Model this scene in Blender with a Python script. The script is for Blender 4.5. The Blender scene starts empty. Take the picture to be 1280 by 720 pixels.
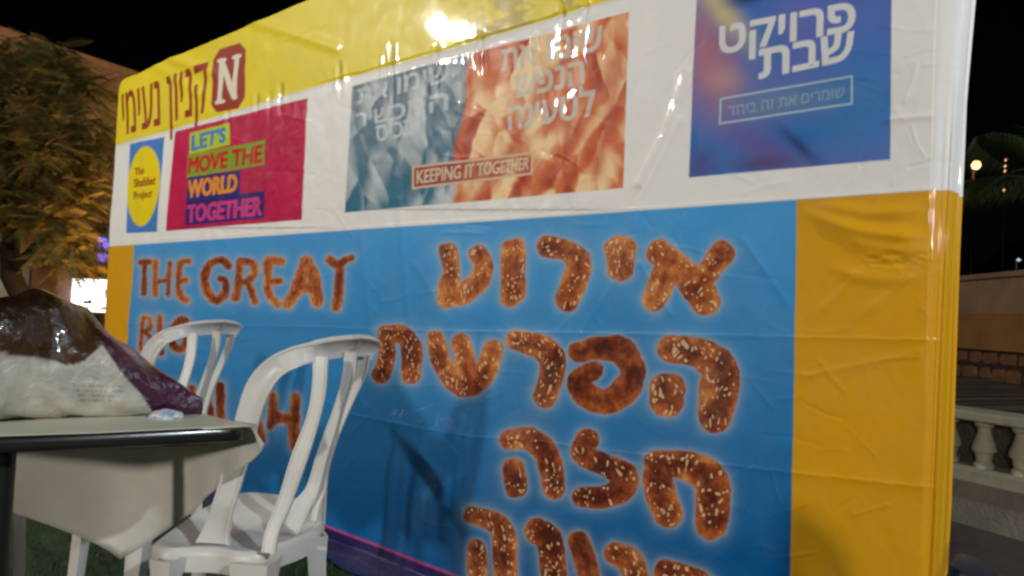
import bpy, bmesh, math, random
import numpy as np
from mathutils import Vector, Matrix

SC = bpy.context.scene
COL = SC.collection
random.seed(7)
RNG = np.random.default_rng(11)

# ------------------------------------------------------------------ camera
F, CX, CY = 950.0, 640.0, 360.0          # focal length in photo pixels (1280 wide)
H = 1.0                                   # eye height of a seated photographer
ROLL, PITCH = 0.045, math.atan(34 / 950)
fwd = Vector((0, math.cos(PITCH), math.sin(PITCH)))
upl = Vector((0, -math.sin(PITCH), math.cos(PITCH)))
wx = Vector((1, 0, 0))
R_ = math.cos(ROLL) * wx + math.sin(ROLL) * upl
U_ = -math.sin(ROLL) * wx + math.cos(ROLL) * upl
cam = bpy.data.cameras.new('camera')
cam.sensor_width = 36; cam.lens = 36 * F / 1280
cam.clip_start = 0.02; cam.clip_end = 500
cam.dof.use_dof = True; cam.dof.focus_distance = 2.5; cam.dof.aperture_fstop = 5.0
camo = bpy.data.objects.new('camera', cam); COL.objects.link(camo)
camo.matrix_world = Matrix(((R_.x, U_.x, -fwd.x, 0), (R_.y, U_.y, -fwd.y, 0), (R_.z, U_.z, -fwd.z, H), (0, 0, 0, 1)))
SC.camera = camo

# ------------------------------------------------------------------ night sky, moon, exposure
w = bpy.data.worlds.new('World'); SC.world = w; w.use_nodes = True
nt = w.node_tree; bg = nt.nodes['Background']
sky = nt.nodes.new('ShaderNodeTexSky'); sky.sky_type = 'NISHITA'; sky.sun_disc = False
sky.sun_elevation = math.radians(25); sky.sun_rotation = math.radians(200); sky.altitude = 700
nt.links.new(sky.outputs[0], bg.inputs[0]); bg.inputs[1].default_value = 0.00012
sun = bpy.data.lights.new('moon', 'SUN'); sun.energy = 0.004; sun.angle = math.radians(0.5); sun.color = (0.9, 0.93, 1.0)
so = bpy.data.objects.new('moon', sun); COL.objects.link(so)
so.rotation_euler = (math.radians(65), 0, math.radians(200 - 180))
SC.view_settings.view_transform = 'Standard'; SC.view_settings.look = 'None'
SC.view_settings.exposure = 0.0; SC.view_settings.gamma = 1.0
SC.view_settings.use_curve_mapping = False
SC.cycles.filter_width = 2.6
SC.cycles.use_denoising = True
SC.cycles.max_bounces = 6
SC.cycles.sample_clamp_indirect = 4

# lamps of the square plus two added fill lamps: position, aim, watts, radius, colour
LAMPS = [
    ('flood', (-6.35, 2.95, 4.40), (-0.3, 3.0, 1.3), 95, .10, (1.0, .96, .87)),
    ('flood', (-6.65, 2.66, 4.46), (-0.3, 3.0, 1.3), 40, .08, (1.0, .95, .88)),
    ('flood', (-6.90, 2.16, 4.46), (-0.3, 3.0, 1.3), 95, .10, (1.0, .95, .86)),
    ('street', (-4.0, -7.5, 2.45), (0.0, 2.2, 1.2), 330, .20, (1.0, .91, .80)),
    ('spot', (-2.85, 6.1, 1.05), (-4.2, 6.4, 2.0), 30, .10, (1.0, .50, .16)),
    ('wall', (-4.3, 9.6, 2.6), (-6.6, 11.0, 3.4), 75, .12, (1.0, .70, .42)),  # fill light added out of sight behind the banner to brighten the tan building
    ('wall', (7.2, 5.2, 2.6), (4.6, 7.6, 1.2), 120, .12, (1.0, .80, .58)),  # added warm fill, out of view, lifting the retaining wall and palm
    ('street', (4.0, -2.6, 4.2), (-.6, 2.0, .5), 240, .07, (.84, .92, 1.0)),
]
def area(pos, aim, watts, r, colr):
    l = bpy.data.lights.new('lamp_light', 'AREA'); l.shape = 'DISK'; l.size = 2 * r
    l.energy = watts; l.color = colr
    o = bpy.data.objects.new('lamp_light', l); COL.objects.link(o)
    o.location = pos
    o.rotation_euler = (Vector(aim) - Vector(pos)).to_track_quat('-Z', 'Y').to_euler()
    return o
LAMP_OBJS = [area(p, a, w_, r, c) for (_, p, a, w_, r, c) in LAMPS]

# ------------------------------------------------------------------ helpers
def ray(px, py):
    d = R_ * ((px - CX) / F) + U_ * ((CY - py) / F) + fwd
    return d
def at(px, py, Y):                         # point of the place seen at a photo pixel, Y metres ahead
    d = ray(px, py); return Vector((0, 0, H)) + d * (Y / d.y)
def atz(px, py, z):
    d = ray(px, py); return Vector((0, 0, H)) + d * ((z - H) / d.z)
def lin(r, g=None, b=None):
    if g is None: r, g, b = r
    f = lambda v: (v / 255 / 12.92) if v / 255 <= .04045 else ((v / 255 + .055) / 1.055) ** 2.4
    return (f(r), f(g), f(b))

class NB:
    def __init__(s, name):
        s.m = bpy.data.materials.new(name); s.m.use_nodes = True
        s.t = s.m.node_tree; s.p = s.t.nodes['Principled BSDF']
    def n(s, typ, **kw):
        nd = s.t.nodes.new(typ)
        for k, v in kw.items(): setattr(nd, k, v)
        return nd
    def l(s, a, b): s.t.links.new(a, b)
    def val(s, sock, v):
        if isinstance(v, (int, float, tuple)): sock.default_value = v if not (isinstance(v, tuple) and len(v) == 3 and sock.type == 'RGBA') else (*v, 1)
        else: s.l(v, sock)
    def noise(s, scale, detail=3, rough=.55, vec=None, dist=0):
        nd = s.n('ShaderNodeTexNoise'); nd.inputs['Scale'].default_value = scale
        nd.inputs['Detail'].default_value = detail; nd.inputs['Roughness'].default_value = rough
        nd.inputs['Distortion'].default_value = dist
        s.l(vec if vec is not None else s.obj(), nd.inputs['Vector']); return nd.outputs['Fac']
    def obj(s):
        if not hasattr(s, '_o'): s._o = s.n('ShaderNodeTexCoord')
        return s._o.outputs['Object']
    def scaled(s, sc, vec=None):
        mp = s.n('ShaderNodeMapping'); s.l(vec or s.obj(), mp.inputs[0]); mp.inputs['Scale'].default_value = sc
        return mp.outputs[0]
    def ramp(s, fac, stops):
        r = s.n('ShaderNodeValToRGB'); e = r.color_ramp.elements
        while len(e) < len(stops): e.new(.5)
        for i, (p, c) in enumerate(stops): e[i].position = p; e[i].color = (*c, 1) if len(c) == 3 else c
        s.l(fac, r.inputs[0]); return r.outputs[0]
    def mix(s, fac, a, b, mode='MIX'):
        m = s.n('ShaderNodeMix', data_type='RGBA', blend_type=mode)
        s.val(m.inputs[0], fac); s.val(m.inputs[6], a); s.val(m.inputs[7], b); return m.outputs[2]
    def math(s, op, a, b=None, clamp=False):
        m = s.n('ShaderNodeMath', operation=op, use_clamp=clamp); s.val(m.inputs[0], a)
        if b is not None: s.val(m.inputs[1], b)
        return m.outputs[0]
    def bump(s, h, strength=.3, dist=.01):
        b = s.n('ShaderNodeBump'); b.inputs['Strength'].default_value = strength; b.inputs['Distance'].default_value = dist
        s.l(h, b.inputs['Height']); s.l(b.outputs[0], s.p.inputs['Normal']); return b
    def set(s, **kw):
        for k, v in kw.items(): s.val(s.p.inputs[k.replace('_', ' ')], v)
        return s

def plain(name, c, rough=.6, var=.15, scale=8, bump=.15, bdist=.004, spec=.5, **kw):
    b = NB(name); n = b.noise(scale, 4)
    dark = tuple(x * (1 - var) for x in c); lite = tuple(min(1, x * (1 + var)) for x in c)
    b.set(Base_Color=b.ramp(n, [(.3, dark), (.7, lite)]), Roughness=rough)
    b.p.inputs['Specular IOR Level'].default_value = spec
    b.bump(b.noise(scale * 9, 3), bump, bdist)
    for k, v in kw.items(): b.val(b.p.inputs[k.replace('_', ' ')], v)
    return b.m

def tag(o, label=None, cat=None, group=None, kind=None):
    if label: o['label'] = label
    if cat: o['category'] = cat
    if group: o['group'] = group
    if kind: o['kind'] = kind
    return o
def empty(name, loc, rz=0, **kw):
    o = bpy.data.objects.new(name, None); COL.objects.link(o); o.location = loc; o.rotation_euler.z = rz
    o.empty_display_size = .1
    return tag(o, **kw)
def link(name, me, mats, parent=None, loc=None, smooth=True):
    o = bpy.data.objects.new(name, me); COL.objects.link(o)
    for m in (mats if isinstance(mats, (list, tuple)) else [mats]): me.materials.append(m)
    if parent is not None: o.parent = parent
    if loc is not None: o.location = loc
    if smooth: me.polygons.foreach_set('use_smooth', [True] * len(me.polygons))
    return o

class MB:                                   # gathers simple shapes into one mesh
    def __init__(s, org=(0, 0, 0)): s.v = []; s.f = []; s.org = Vector(org)
    def add(s, vs, fs):
        k = len(s.v); s.v += [tuple(Vector(v) - s.org) for v in vs]; s.f += [tuple(i + k for i in f) for f in fs]
    def box(s, lo, hi, M=None, bev=0.0):
        x0, y0, z0 = lo; x1, y1, z1 = hi
        if bev > 0:
            bm = bmesh.new(); bmesh.ops.create_cube(bm, size=1)
            for v in bm.verts: v.co = Vector(((x0 + x1) / 2 + v.co.x * (x1 - x0), (y0 + y1) / 2 + v.co.y * (y1 - y0), (z0 + z1) / 2 + v.co.z * (z1 - z0)))
            bmesh.ops.bevel(bm, geom=list(bm.edges), offset=bev, segments=2, affect='EDGES', profile=.6)
            vs = [v.co.copy() for v in bm.verts]; fs = [[v.index for v in f.verts] for f in bm.faces]; bm.free()
        else:
            vs = [Vector(p) for p in ((x0, y0, z0), (x1, y0, z0), (x1, y1, z0), (x0, y1, z0), (x0, y0, z1), (x1, y0, z1), (x1, y1, z1), (x0, y1, z1))]
            fs = [(3, 2, 1, 0), (4, 5, 6, 7), (0, 1, 5, 4), (1, 2, 6, 5), (2, 3, 7, 6), (3, 0, 4, 7)]
        if M is not None: vs = [M @ v for v in vs]
        s.add(vs, fs)
    def tube(s, pts, rad, n=10, cap=True):
        pts = [Vector(p) for p in pts]; rad = rad if isinstance(rad, (list, tuple)) else [rad] * len(pts)
        vs = []; fs = []
        for i, p in enumerate(pts):
            t = (pts[min(i + 1, len(pts) - 1)] - pts[max(i - 1, 0)]).normalized()
            a = t.cross(Vector((0, 0, 1)) if abs(t.z) < .9 else Vector((1, 0, 0))).normalized(); b = t.cross(a)
            for k in range(n):
                an = 2 * math.pi * k / n; vs.append(p + (a * math.cos(an) + b * math.sin(an)) * rad[i])
        for i in range(len(pts) - 1):
            for k in range(n):
                fs.append((i * n + k, i * n + (k + 1) % n, (i + 1) * n + (k + 1) % n, (i + 1) * n + k))
        if cap: fs.append(tuple(range(n))[::-1]); fs.append(tuple((len(pts) - 1) * n + k for k in range(n)))
        s.add(vs, fs)
    def lathe(s, prof, c, n=14):
        vs = []; fs = []
        for (r, z) in prof:
            for k in range(n):
                a = 2 * math.pi * k / n; vs.append(Vector((c[0] + r * math.cos(a), c[1] + r * math.sin(a), c[2] + z)))
        for i in range(len(prof) - 1):
            for k in range(n): fs.append((i * n + k, i * n + (k + 1) % n, (i + 1) * n + (k + 1) % n, (i + 1) * n + k))
        fs.append(tuple(range(n))[::-1]); fs.append(tuple((len(prof) - 1) * n + k for k in range(n)))
        s.add(vs, fs)
    def mesh(s, name):
        me = bpy.data.meshes.new(name); me.from_pydata(s.v, [], s.f); me.update(); return me
    def build(s, name, mats, parent=None, loc=None, smooth=False, auto=None):
        o = link(name, s.mesh(name), mats, parent, loc, smooth)
        if auto: o.data.set_sharp_from_angle(angle=math.radians(auto))
        return o

def catmull(pts, per=6):
    P = [np.array(p, float) for p in pts]; P = [2 * P[0] - P[1]] + P + [2 * P[-1] - P[-2]]
    out = []
    for i in range(1, len(P) - 2):
        for k in range(per):
            t = k / per; a, b, c, d = P[i - 1:i + 3]
            out.append(.5 * (2 * b + (c - a) * t + (2 * a - 5 * b + 4 * c - d) * t * t + (3 * b - a - 3 * c + d) * t ** 3))
    out.append(P[-2]); return out

def vnoise(x, y, seed=0):                    # smooth value noise, 0..1
    r = np.random.default_rng(seed); G = r.random((256, 256))
    xi = np.floor(x).astype(int); yi = np.floor(y).astype(int); fx = x - xi; fy = y - yi
    fx = fx * fx * (3 - 2 * fx); fy = fy * fy * (3 - 2 * fy)
    g = lambda i, j: G[i % 256, j % 256]
    return (g(xi, yi) * (1 - fx) * (1 - fy) + g(xi + 1, yi) * fx * (1 - fy) + g(xi, yi + 1) * (1 - fx) * fy + g(xi + 1, yi + 1) * fx * fy)
def fbm(x, y, seed=0, oct=4):
    s = 0; a = .5; t = 0
    for o in range(oct): s = s + a * vnoise(x * 2 ** o + 7.3 * o, y * 2 ** o + 3.1 * o, seed + o); t += a; a *= .5
    return s / t

# ------------------------------------------------------------------ the banner wall
VPX = -419.0; VPY = CY + 34 + (VPX - CX) * ROLL
dvec = ray(VPX, VPY); dvec.z = 0; dvec.normalize()        # along the wall, away from the camera
rt = -dvec                                                  # along the wall, towards the right end
base = atz(440, 672, .05)
nrm = Vector((rt.y, -rt.x, 0)); nrm = nrm if nrm.dot(Vector((0, 0, H)) - base) > 0 else -nrm
def u_at(px, py):                                           # metres along the wall seen at a pixel
    d = ray(px, py); o = Vector((0, 0, H)); k = (base - o).dot(nrm) / d.dot(nrm); p = o + d * k
    return (p - base).dot(rt), p.z
U0 = u_at(132, 372)[0]; U1 = u_at(1160, 418)[0]; ZTOP = 2.455
print('wall', U0, U1, dvec, nrm)

cols_px = np.arange(132, 1160.01, 1.12)
hz = CY + 34 + (cols_px - CX) * ROLL
u_main = np.array([u_at(a, b)[0] for a, b in zip(cols_px, hz)])
NP = 90; WR = 24
s_pl = np.linspace(0, .16, NP + 1)[1:]                      # pleated end
s_bk = np.linspace(0, .05, WR + 1)[1:]
zs = np.concatenate([np.linspace(.02, .3, 60)[:-1], np.linspace(.3, 1.95, 520)[:-1], np.linspace(1.95, ZTOP, 110)])
NCm = len(u_main); NR = len(zs)
# arrays [row, col]; columns: back-left wrap, main, pleats, back-right wrap ; rows: flap, wall, top return
flap = np.array([.15, .12, .09, .06, .035, .015])
u_all = np.concatenate([np.full(WR, U0), u_main, np.full(NP, U1), np.full(WR, U1)])
NC = len(u_all)
zz = np.concatenate([np.full(len(flap), .012), zs, np.full(10, ZTOP)]); NR2 = len(zz)
UU, ZZ = np.meshgrid(u_all, zz)
NN = np.zeros_like(UU)                                      # outward offset
ch_u = UU.copy()                                            # print coordinate along the sheet
iL = slice(0, WR); iP = slice(WR + NCm, WR + NCm + NP); iB = slice(WR + NCm + NP, NC)
# pleats: width narrows towards the floor
zrow = zz[:, None]
wz = np.interp(zrow, [0, .12, .35, .6, 1.2, 1.55, 2.4], [.046, .032, .030, .038, .044, .052, .100])
tpl = (s_pl / .16)[None, :]
UU[:, iP] = U1 + wz * (1 - (1 - tpl) ** 1.4)
amp = np.interp(zrow, [0, .5, 1.45, 1.6, 2.4], [.014, .012, .008, .0006, .0003])
NN[:, iP] = amp * (.75 * np.sin(2 * math.pi * (1.35 * tpl ** .8 + .10 * np.sin(zrow * 2.3) + .35)) - .75 * np.sin(2 * math.pi * (.10 * np.sin(zrow * 2.3) + .35)) + .38 * np.sin(2 * math.pi * (3.4 * tpl + .3 * np.sin(zrow * 1.7 + 1)))) * np.minimum(1, tpl * 2.0) ** 1.8 - .04 * tpl ** 2
ch_u[:, iP] = U1 + tpl * wz
eP = WR + NCm + NP - 1
UU[:, iB] = UU[:, eP:eP + 1] - .02 * np.sin(np.linspace(0, 3, WR))[None, :]
NN[:, iB] = NN[:, eP:eP + 1] - s_bk[None, :]
ch_u[:, iB] = ch_u[:, eP:eP + 1]
NN[:, iL] = -np.linspace(.3, .0, WR + 1)[:-1][None, :]
# chart coordinates: where each spot of the print falls on the flat artwork sheet
X = base.x + rt.x * ch_u; Y = base.y + rt.y * ch_u; Zc = ZZ - H
cx_ = X * R_.x + Y * R_.y + Zc * R_.z; cy_ = X * U_.x + Y * U_.y + Zc * U_.z; cz_ = X * fwd.x + Y * fwd.y + Zc * fwd.z
PX = CX + F * cx_ / cz_; PY = CY - F * cy_ / cz_

# --- relief: billow, fold lines, creases, gathers
def seg_d(px, py, pts):
    best = None
    for (a, b) in zip(pts[:-1], pts[1:]):
        ax, ay = a; bx, by = b; dx, dy = bx - ax, by - ay; L = dx * dx + dy * dy + 1e-9
        t = np.clip(((px - ax) * dx + (py - ay) * dy) / L, 0, 1)
        d = np.hypot(px - ax - t * dx, py - ay - t * dy)
        best = d if best is None else np.minimum(best, d)
    return best
Ud, Zd = ch_u, ZZ
rel = np.zeros_like(UU)
rel += .020 * (fbm(Ud * 1.1 + 5, Zd * 1.3, 3, 2) - .5)
rel += .0060 * (fbm(Ud * 5, Zd * 4, 13, 3) - .5)
rel += .0022 * (fbm(Ud * 16, Zd * 11, 23, 3) - .5)
def fold(pts, a, wd, sgn=1, up=.5):
    global rel
    x = np.array([p[0] for p in pts]); y = np.array([p[1] for p in pts])
    yy = np.interp(PX, x, y); m = ((PX > x[0] - 5) & (PX < x[-1] + 5)).astype(float)
    d = PY - yy
    rel += m * a * np.exp(-np.abs(d) / wd) * np.where(d > 0, 1, up) * sgn
fold([(160, 404), (400, 408), (500, 412), (700, 415), (988, 420), (1170, 424)], .0031, 5)
fold([(400, 497), (440, 517), (520, 533), (590, 545), (660, 549), (850, 574), (985, 589), (1170, 609)], .0036, 6)
fold([(165, 300), (450, 283), (996, 246), (1170, 234)], .0018, 9)
# long soft diagonal draws on the yellow end, sagging from the corner
for (x0, y0, x1, y1, a) in [(1000, 262, 1160, 296, .010), (1030, 285, 1165, 312, .006), (1010, 250, 1150, 262, .006), (1025, 330, 1150, 345, .004), (1005, 400, 1080, 330, .003), (1060, 400, 1150, 330, .003)]:
    t = (PX - x0) / (x1 - x0); mid = y0 + (y1 - y0) * t + 10 * np.sin(np.clip(t, 0, 1) * math.pi)
    d = PY - mid; m = np.clip(t * 3, 0, 1) * np.clip((1.05 - t) * 4, 0, 1)
    rel += a * m * np.exp(-(d / 9) ** 2)
rel *= np.where(PY < np.interp(PX, [143, 285, 400, 560, 700, 790, 1170], [182, 142, 107, 62, 19, -8, -118]) - 3, .14, 1.0)
# gathers hanging from the tied seam between the yellow valance and the white sheet
seam_x = [143, 285, 400, 560, 700, 790, 1170]; seam_y = [182, 142, 107, 62, 19, -8, -118]
SEAM = np.interp(PX, seam_x, seam_y)
below = np.clip((PY - SEAM) / 12, 0, 1) * np.exp(-np.clip(PY - SEAM, 0, None) / 95)
vx = PX + 9 * (fbm(PX / 40, PY / 50, 71, 3) - .5) * 4
mid_zone = np.exp(-((PX - 610) / 150) ** 4)
rel += below * (.0016 + .0058 * mid_zone) * (1 - np.abs(2 * fbm(vx / 17, PY / 120, 31, 2) - 1)) * 1.3
rel += mid_zone * np.clip((PY - SEAM) / 10, 0, 1) * (PY < 262) * .0035 * (1 - np.abs(2 * fbm(vx / 26, PY / 60, 37, 3) - 1)) * 1.5
crz = np.exp(-(((PX - 310) / 95) ** 4)) * (PY < 285) * (PY > SEAM)
rel += crz * .0045 * (1 - np.abs(2 * fbm((vx + PY * .35) / 16, PY / 34, 91, 3) - 1)) * 1.5
for (tx, up_, dn) in [(338, 14, 40), (352, 22, 30), (322, 18, 20), (425, 24, 25), (483, 20, 60), (490, 34, 80), (547, 10, 60), (603, 12, 55), (705, 22, 50), (735, 8, 40), (286, 4, 40)]:
    ty = np.interp(tx, seam_x, seam_y)
    d = np.abs(PX - tx - (PY - ty) * .03); v = PY - ty
    m = np.where(v < 0, np.clip(1 + v / up_, 0, 1), np.clip(1 - v / dn, 0, 1))
    rel -= .0052 * np.exp(-(d / 2.6) ** 2) * m; rel += .003 * np.exp(-((d - 5) / 3) ** 2) * m
gl = np.exp(-((PX - 1122) / 40) ** 2 - ((PY - 326) / 11) ** 2); rel += gl * .011 * (fbm(PX / 15, PY / 6, 201, 2) - .4)
# radiating pucker on the yellow valance, left
for (x0, y0, x1, y1, a) in [(185, 62, 262, 90, .010), (195, 82, 250, 118, .006), (300, 20, 420, 60, .006), (160, 130, 185, 75, .004), (260, 140, 330, 60, .004)]:
    d = seg_d(PX, PY, [(x0, y0), (x1, y1)]); rel += a * np.exp(-(d / 7) ** 2)
# scattered fine creases
for i in range(230):
    x0 = RNG.uniform(150, 1160); y0 = RNG.uniform(20, 700); L = RNG.uniform(15, 75); an = RNG.choice([RNG.uniform(-.5, .5), RNG.uniform(.6, 2.4)])
    x1, y1 = x0 + L * math.cos(an), y0 + L * math.sin(an) * .8
    msk = (PX > min(x0, x1) - 12) & (PX < max(x0, x1) + 12) & (PY > min(y0, y1) - 12) & (PY < max(y0, y1) + 12)
    if not msk.any(): continue
    d = seg_d(PX[msk], PY[msk], [(x0, y0), ((x0 + x1) / 2 + RNG.uniform(-4, 4), (y0 + y1) / 2 + RNG.uniform(-4, 4)), (x1, y1)])
    rel[msk] += RNG.choice([-1, 1, 1]) * RNG.uniform(.0004, .0014) * np.exp(-(d / RNG.uniform(1.6, 3.2)) ** 1.3)
# bigger cross creases on the blue and the white field
for pts, a in [([(850, 150), (800, 250), (790, 300)], .004), ([(800, 330), (838, 392)], .003), ([(770, 350), (735, 400), (700, 470)], .002), ([(500, 250), (507, 330), (512, 400)], .003), ([(640, 250), (610, 400)], .002), ([(240, 250), (300, 330)], .002),
               ([(452, 285), (462, 400)], .0025), ([(860, 90), (835, 160), (800, 230)], .006), ([(1110, 150), (1165, 145)], .003), ([(810, 420), (780, 500)], .002), ([(1005, 470), (1150, 440)], .002), ([(420, 470), (560, 600)], .002), ([(520, 330), (560, 400)], .002), ([(930, 300), (985, 380)], .002)]:
    rel += a * np.exp(-(seg_d(PX, PY, pts) / 5) ** 1.4)
wmask = np.ones_like(rel); wmask[:, iL] = 0; wmask[:, iP] *= .5; wmask[:, iB] = 0
NN += rel * wmask
nf = len(flap)
for r in range(nf): NN[r, :] += flap[r] * (1 + .25 * np.sin(ch_u[r] * 7)); ZZ[r, :] = .010 + .002 * np.sin(ch_u[r] * 19)
lowbell = np.clip(1 - (zz[:, None] / .14), 0, 1) ** 2 * .016
NN[nf:, :] += lowbell[nf:]
for k in range(10): NN[nf + NR + k - 0, :] -= .012 * (k + 1); ZZ[nf + NR + k, :] += .003 * (k + 1)
# softly drooping top edge
drp = np.clip((ZZ - 2.2) / .25, 0, 1)
ZZ -= drp * (.012 * (fbm(ch_u * 3.3, ch_u * 0 + 1, 55, 2)) + .05 * np.exp(-(ch_u - U0) / .025))

# --- artwork -----------------------------------------------------------------
ART = np.zeros((*PX.shape, 3)); BRD = np.zeros((*PX.shape, 4))
def cov(sd, aa=.7): return np.clip(.5 + sd / (2 * aa), 0, 1)      # coverage from signed distance, inside > 0
def paint(m, c):
    global ART
    c = np.array(c) if not isinstance(c, np.ndarray) else c
    ART = ART * (1 - m[..., None]) + c * m[..., None]
def poly_sd(quad):                                              # convex polygon signed distance
    q = np.array(quad, float); s = None; area_ = 0
    for i in range(len(q)): area_ += q[i - 1][0] * q[i][1] - q[i][0] * q[i - 1][1]
    sg = 1 if area_ > 0 else -1
    for i in range(len(q)):
        a = q[i - 1]; b = q[i]; dx, dy = b - a; L = math.hypot(dx, dy)
        d = sg * ((PY - a[1]) * dx - (PX - a[0]) * dy) / L
        s = d if s is None else np.minimum(s, d)
    return s
def homog(src, dst):
    A = []; B = []
    for (x, y), (u, v) in zip(src, dst):
        A.append([x, y, 1, 0, 0, 0, -u * x, -u * y]); B.append(u); A.append([0, 0, 0, x, y, 1, -v * x, -v * y]); B.append(v)
    h = np.linalg.solve(np.array(A, float), np.array(B, float)); return np.append(h, 1).reshape(3, 3)
def hmap(Hm, x, y):
    w_ = Hm[2, 0] * x + Hm[2, 1] * y + Hm[2, 2]; return (Hm[0, 0] * x + Hm[0, 1] * y + Hm[0, 2]) / w_, (Hm[1, 0] * x + Hm[1, 1] * y + Hm[1, 2]) / w_
_fc = bpy.data.curves.new('font_probe', 'FONT'); _fo = bpy.data.objects.new('font_probe', _fc); COL.objects.link(_fo); _fc.resolution_u = 3
def outline(txt):
    _fc.body = txt; bpy.context.view_layer.update()
    ev = _fo.evaluated_get(bpy.context.evaluated_depsgraph_get()); m = ev.to_mesh()
    cnt = {}
    for p in m.polygons:
        for e in p.edge_keys: cnt[e] = cnt.get(e, 0) + 1
    V = [v.co.copy() for v in m.vertices]
    E_ = np.array([[V[a].x, V[a].y, V[b].x, V[b].y] for (a, b), c in cnt.items() if c == 1]); ev.to_mesh_clear(); return E_
def text_sd(txt, quad, cap):
    """quad: top-left, top-right, base-right, base-left in chart coordinates; returns signed distance in chart units"""
    if any('\u0590' < ch < '\u05ff' for ch in txt): txt = txt[::-1]
    E_ = outline(txt); x0 = min(E_[:, 0].min(), E_[:, 2].min()); x1 = max(E_[:, 0].max(), E_[:, 2].max())
    Hm = homog(quad, [(x0, cap), (x1, cap), (x1, 0), (x0, 0)])
    q = np.array(quad); pad = max(6, .6 * abs(q[3][1] - q[0][1]))
    bb = (PX > q[:, 0].min() - 8) & (PX < q[:, 0].max() + 8) & (PY > q[:, 1].min() - pad) & (PY < q[:, 1].max() + pad)
    fx, fy = hmap(Hm, PX[bb], PY[bb])
    hpx = (math.hypot(*(q[3] - q[0])) + math.hypot(*(q[2] - q[1]))) / 2
    wpx = (math.hypot(*(q[1] - q[0]))); sx = wpx / (x1 - x0); sy = hpx / cap
    X_, Y_ = fx * sx, fy * sy; sd = np.empty(len(X_))
    A = E_ * np.array([sx, sy, sx, sy])
    for k in range(0, len(X_), 4000):
        x = X_[k:k + 4000, None]; y = Y_[k:k + 4000, None]
        ax, ay, bx, by = A[:, 0], A[:, 1], A[:, 2], A[:, 3]; dx, dy = bx - ax, by - ay
        t = np.clip(((x - ax) * dx + (y - ay) * dy) / (dx * dx + dy * dy + 1e-12), 0, 1)
        d = np.sqrt(((x - ax - t * dx) ** 2 + (y - ay - t * dy) ** 2).min(1))
        cr = ((ay > y) != (by > y)) & (x < dx * (y - ay) / (by - ay + 1e-12) + ax)
        sd[k:k + 4000] = np.where(cr.sum(1) % 2 == 1, d, -d)
    out = np.full(PX.shape, -99.0); out[bb] = sd; return out
def text(txt, quad, c, cap=.592, bold=.3, alpha=1.0, aa=.7):
    paint(cov(text_sd(txt, quad, cap) + bold, aa) * alpha, c)

white = lin(240, 238, 236); yel_t = lin(236, 214, 40); yel = lin(222, 163, 18); skyb = lin(72, 162, 228); blue2 = lin(0, 92, 156)
paint(np.ones_like(PX), white)
LOW = np.interp(PX, [120, 140, 996, 1165, 1180, 1215], [309.5, 308, 250, 238.5, 237, 241])
# yellow valance
g = fbm(PX / 90, PY / 60, 5, 3)[..., None]
paint(cov(SEAM - PY), np.array(yel_t) * (.92 + .16 * g))
# blotched grey patches of worn print on the valance
bl = np.clip((fbm(PX / 22, PY / 18, 77, 3) - .50) * 9, 0, 1) * np.clip((PX - 560) / 60, 0, 1) * np.clip((810 - PX) / 60, 0, 1) * np.clip((SEAM - PY) / 3, 0, 1)
paint(bl * .55, lin(150, 140, 110))
# lower field
t = np.clip((PY - 270) / 430, 0, 1)[..., None]
bl_c = np.array(skyb) * (1 - t) + np.array(blue2) * t
bl_c = bl_c * (.93 + .14 * fbm(PX / 60, PY / 45, 9, 3)[..., None])
low = cov(PY - LOW); paint(low, bl_c)
xl = np.interp(PY, [300, 340, 395, 450], [168, 166, 160, 157]); xr = np.interp(PY, [250, 480, 720, 800], [996.5, 992, 987.5, 985])
yc = np.array(yel) * (.95 + .1 * fbm(PX / 80, PY / 60, 15, 3)[..., None])
paint(low * cov(xl - PX), yc); paint(low * cov(PX - xr), yc)
paint(((ZZ < .052)) * 1.0, lin(40, 30, 90)); paint(np.exp(-((ZZ - .055) / .0045) ** 2) * (PX < 986), lin(205, 70, 130))

# logo
sd = poly_sd([(267, 63.5), (307.5, 50), (306.5, 134), (264, 142)])
paint(cov(np.minimum(sd, poly_sd([(266, 76), (275, 60), (299, 52), (308, 62), (306, 122), (297, 136.5), (272, 142), (264, 130)]))), lin(160, 50, 40))
def stroke(pts, r): return (r if np.isscalar(r) else 0) - seg_d(PX, PY, pts)
for pts, r in [([(277, 77), (275, 126)], 3.0), ([(296.5, 70), (292.5, 121)], 3.0), ([(277, 76), (293, 121)], 3.7), ([(273.5, 76), (281, 74)], 2.2), ([(292, 71.5), (300, 69)], 2.2), ([(271.5, 128.5), (279.5, 126.8)], 2.2)]:
    paint(cov(stroke(pts, r)), lin(235, 225, 205))
text('קניון נעימי', [(152.5, 117.7), (260, 77.5), (260, 139), (154, 168.5)], lin(150, 45, 25), .592, .55)
# small project square
paint(cov(poly_sd([(163, 180), (205.5, 171), (197.5, 290), (158, 291.5)])), lin(70, 130, 205))
ex = (PX - 180 + (PY - 233) * .07) / 20.5; ey = (PY - 233) / 50
paint(cov((1 - np.hypot(ex, ey)) * 22), lin(240, 215, 20))
dk = lin(150, 50, 20)
text('The', [(169, 210.5), (181, 208), (180, 217), (169, 219)], dk, .69, .35); text('Shabbat', [(168, 224.5), (195.5, 220), (194, 230), (168, 234)], dk, .69, .45)
text('Project', [(167.5, 240), (192, 236.5), (190.5, 246), (167.5, 249)], dk, .69, .35)
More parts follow.
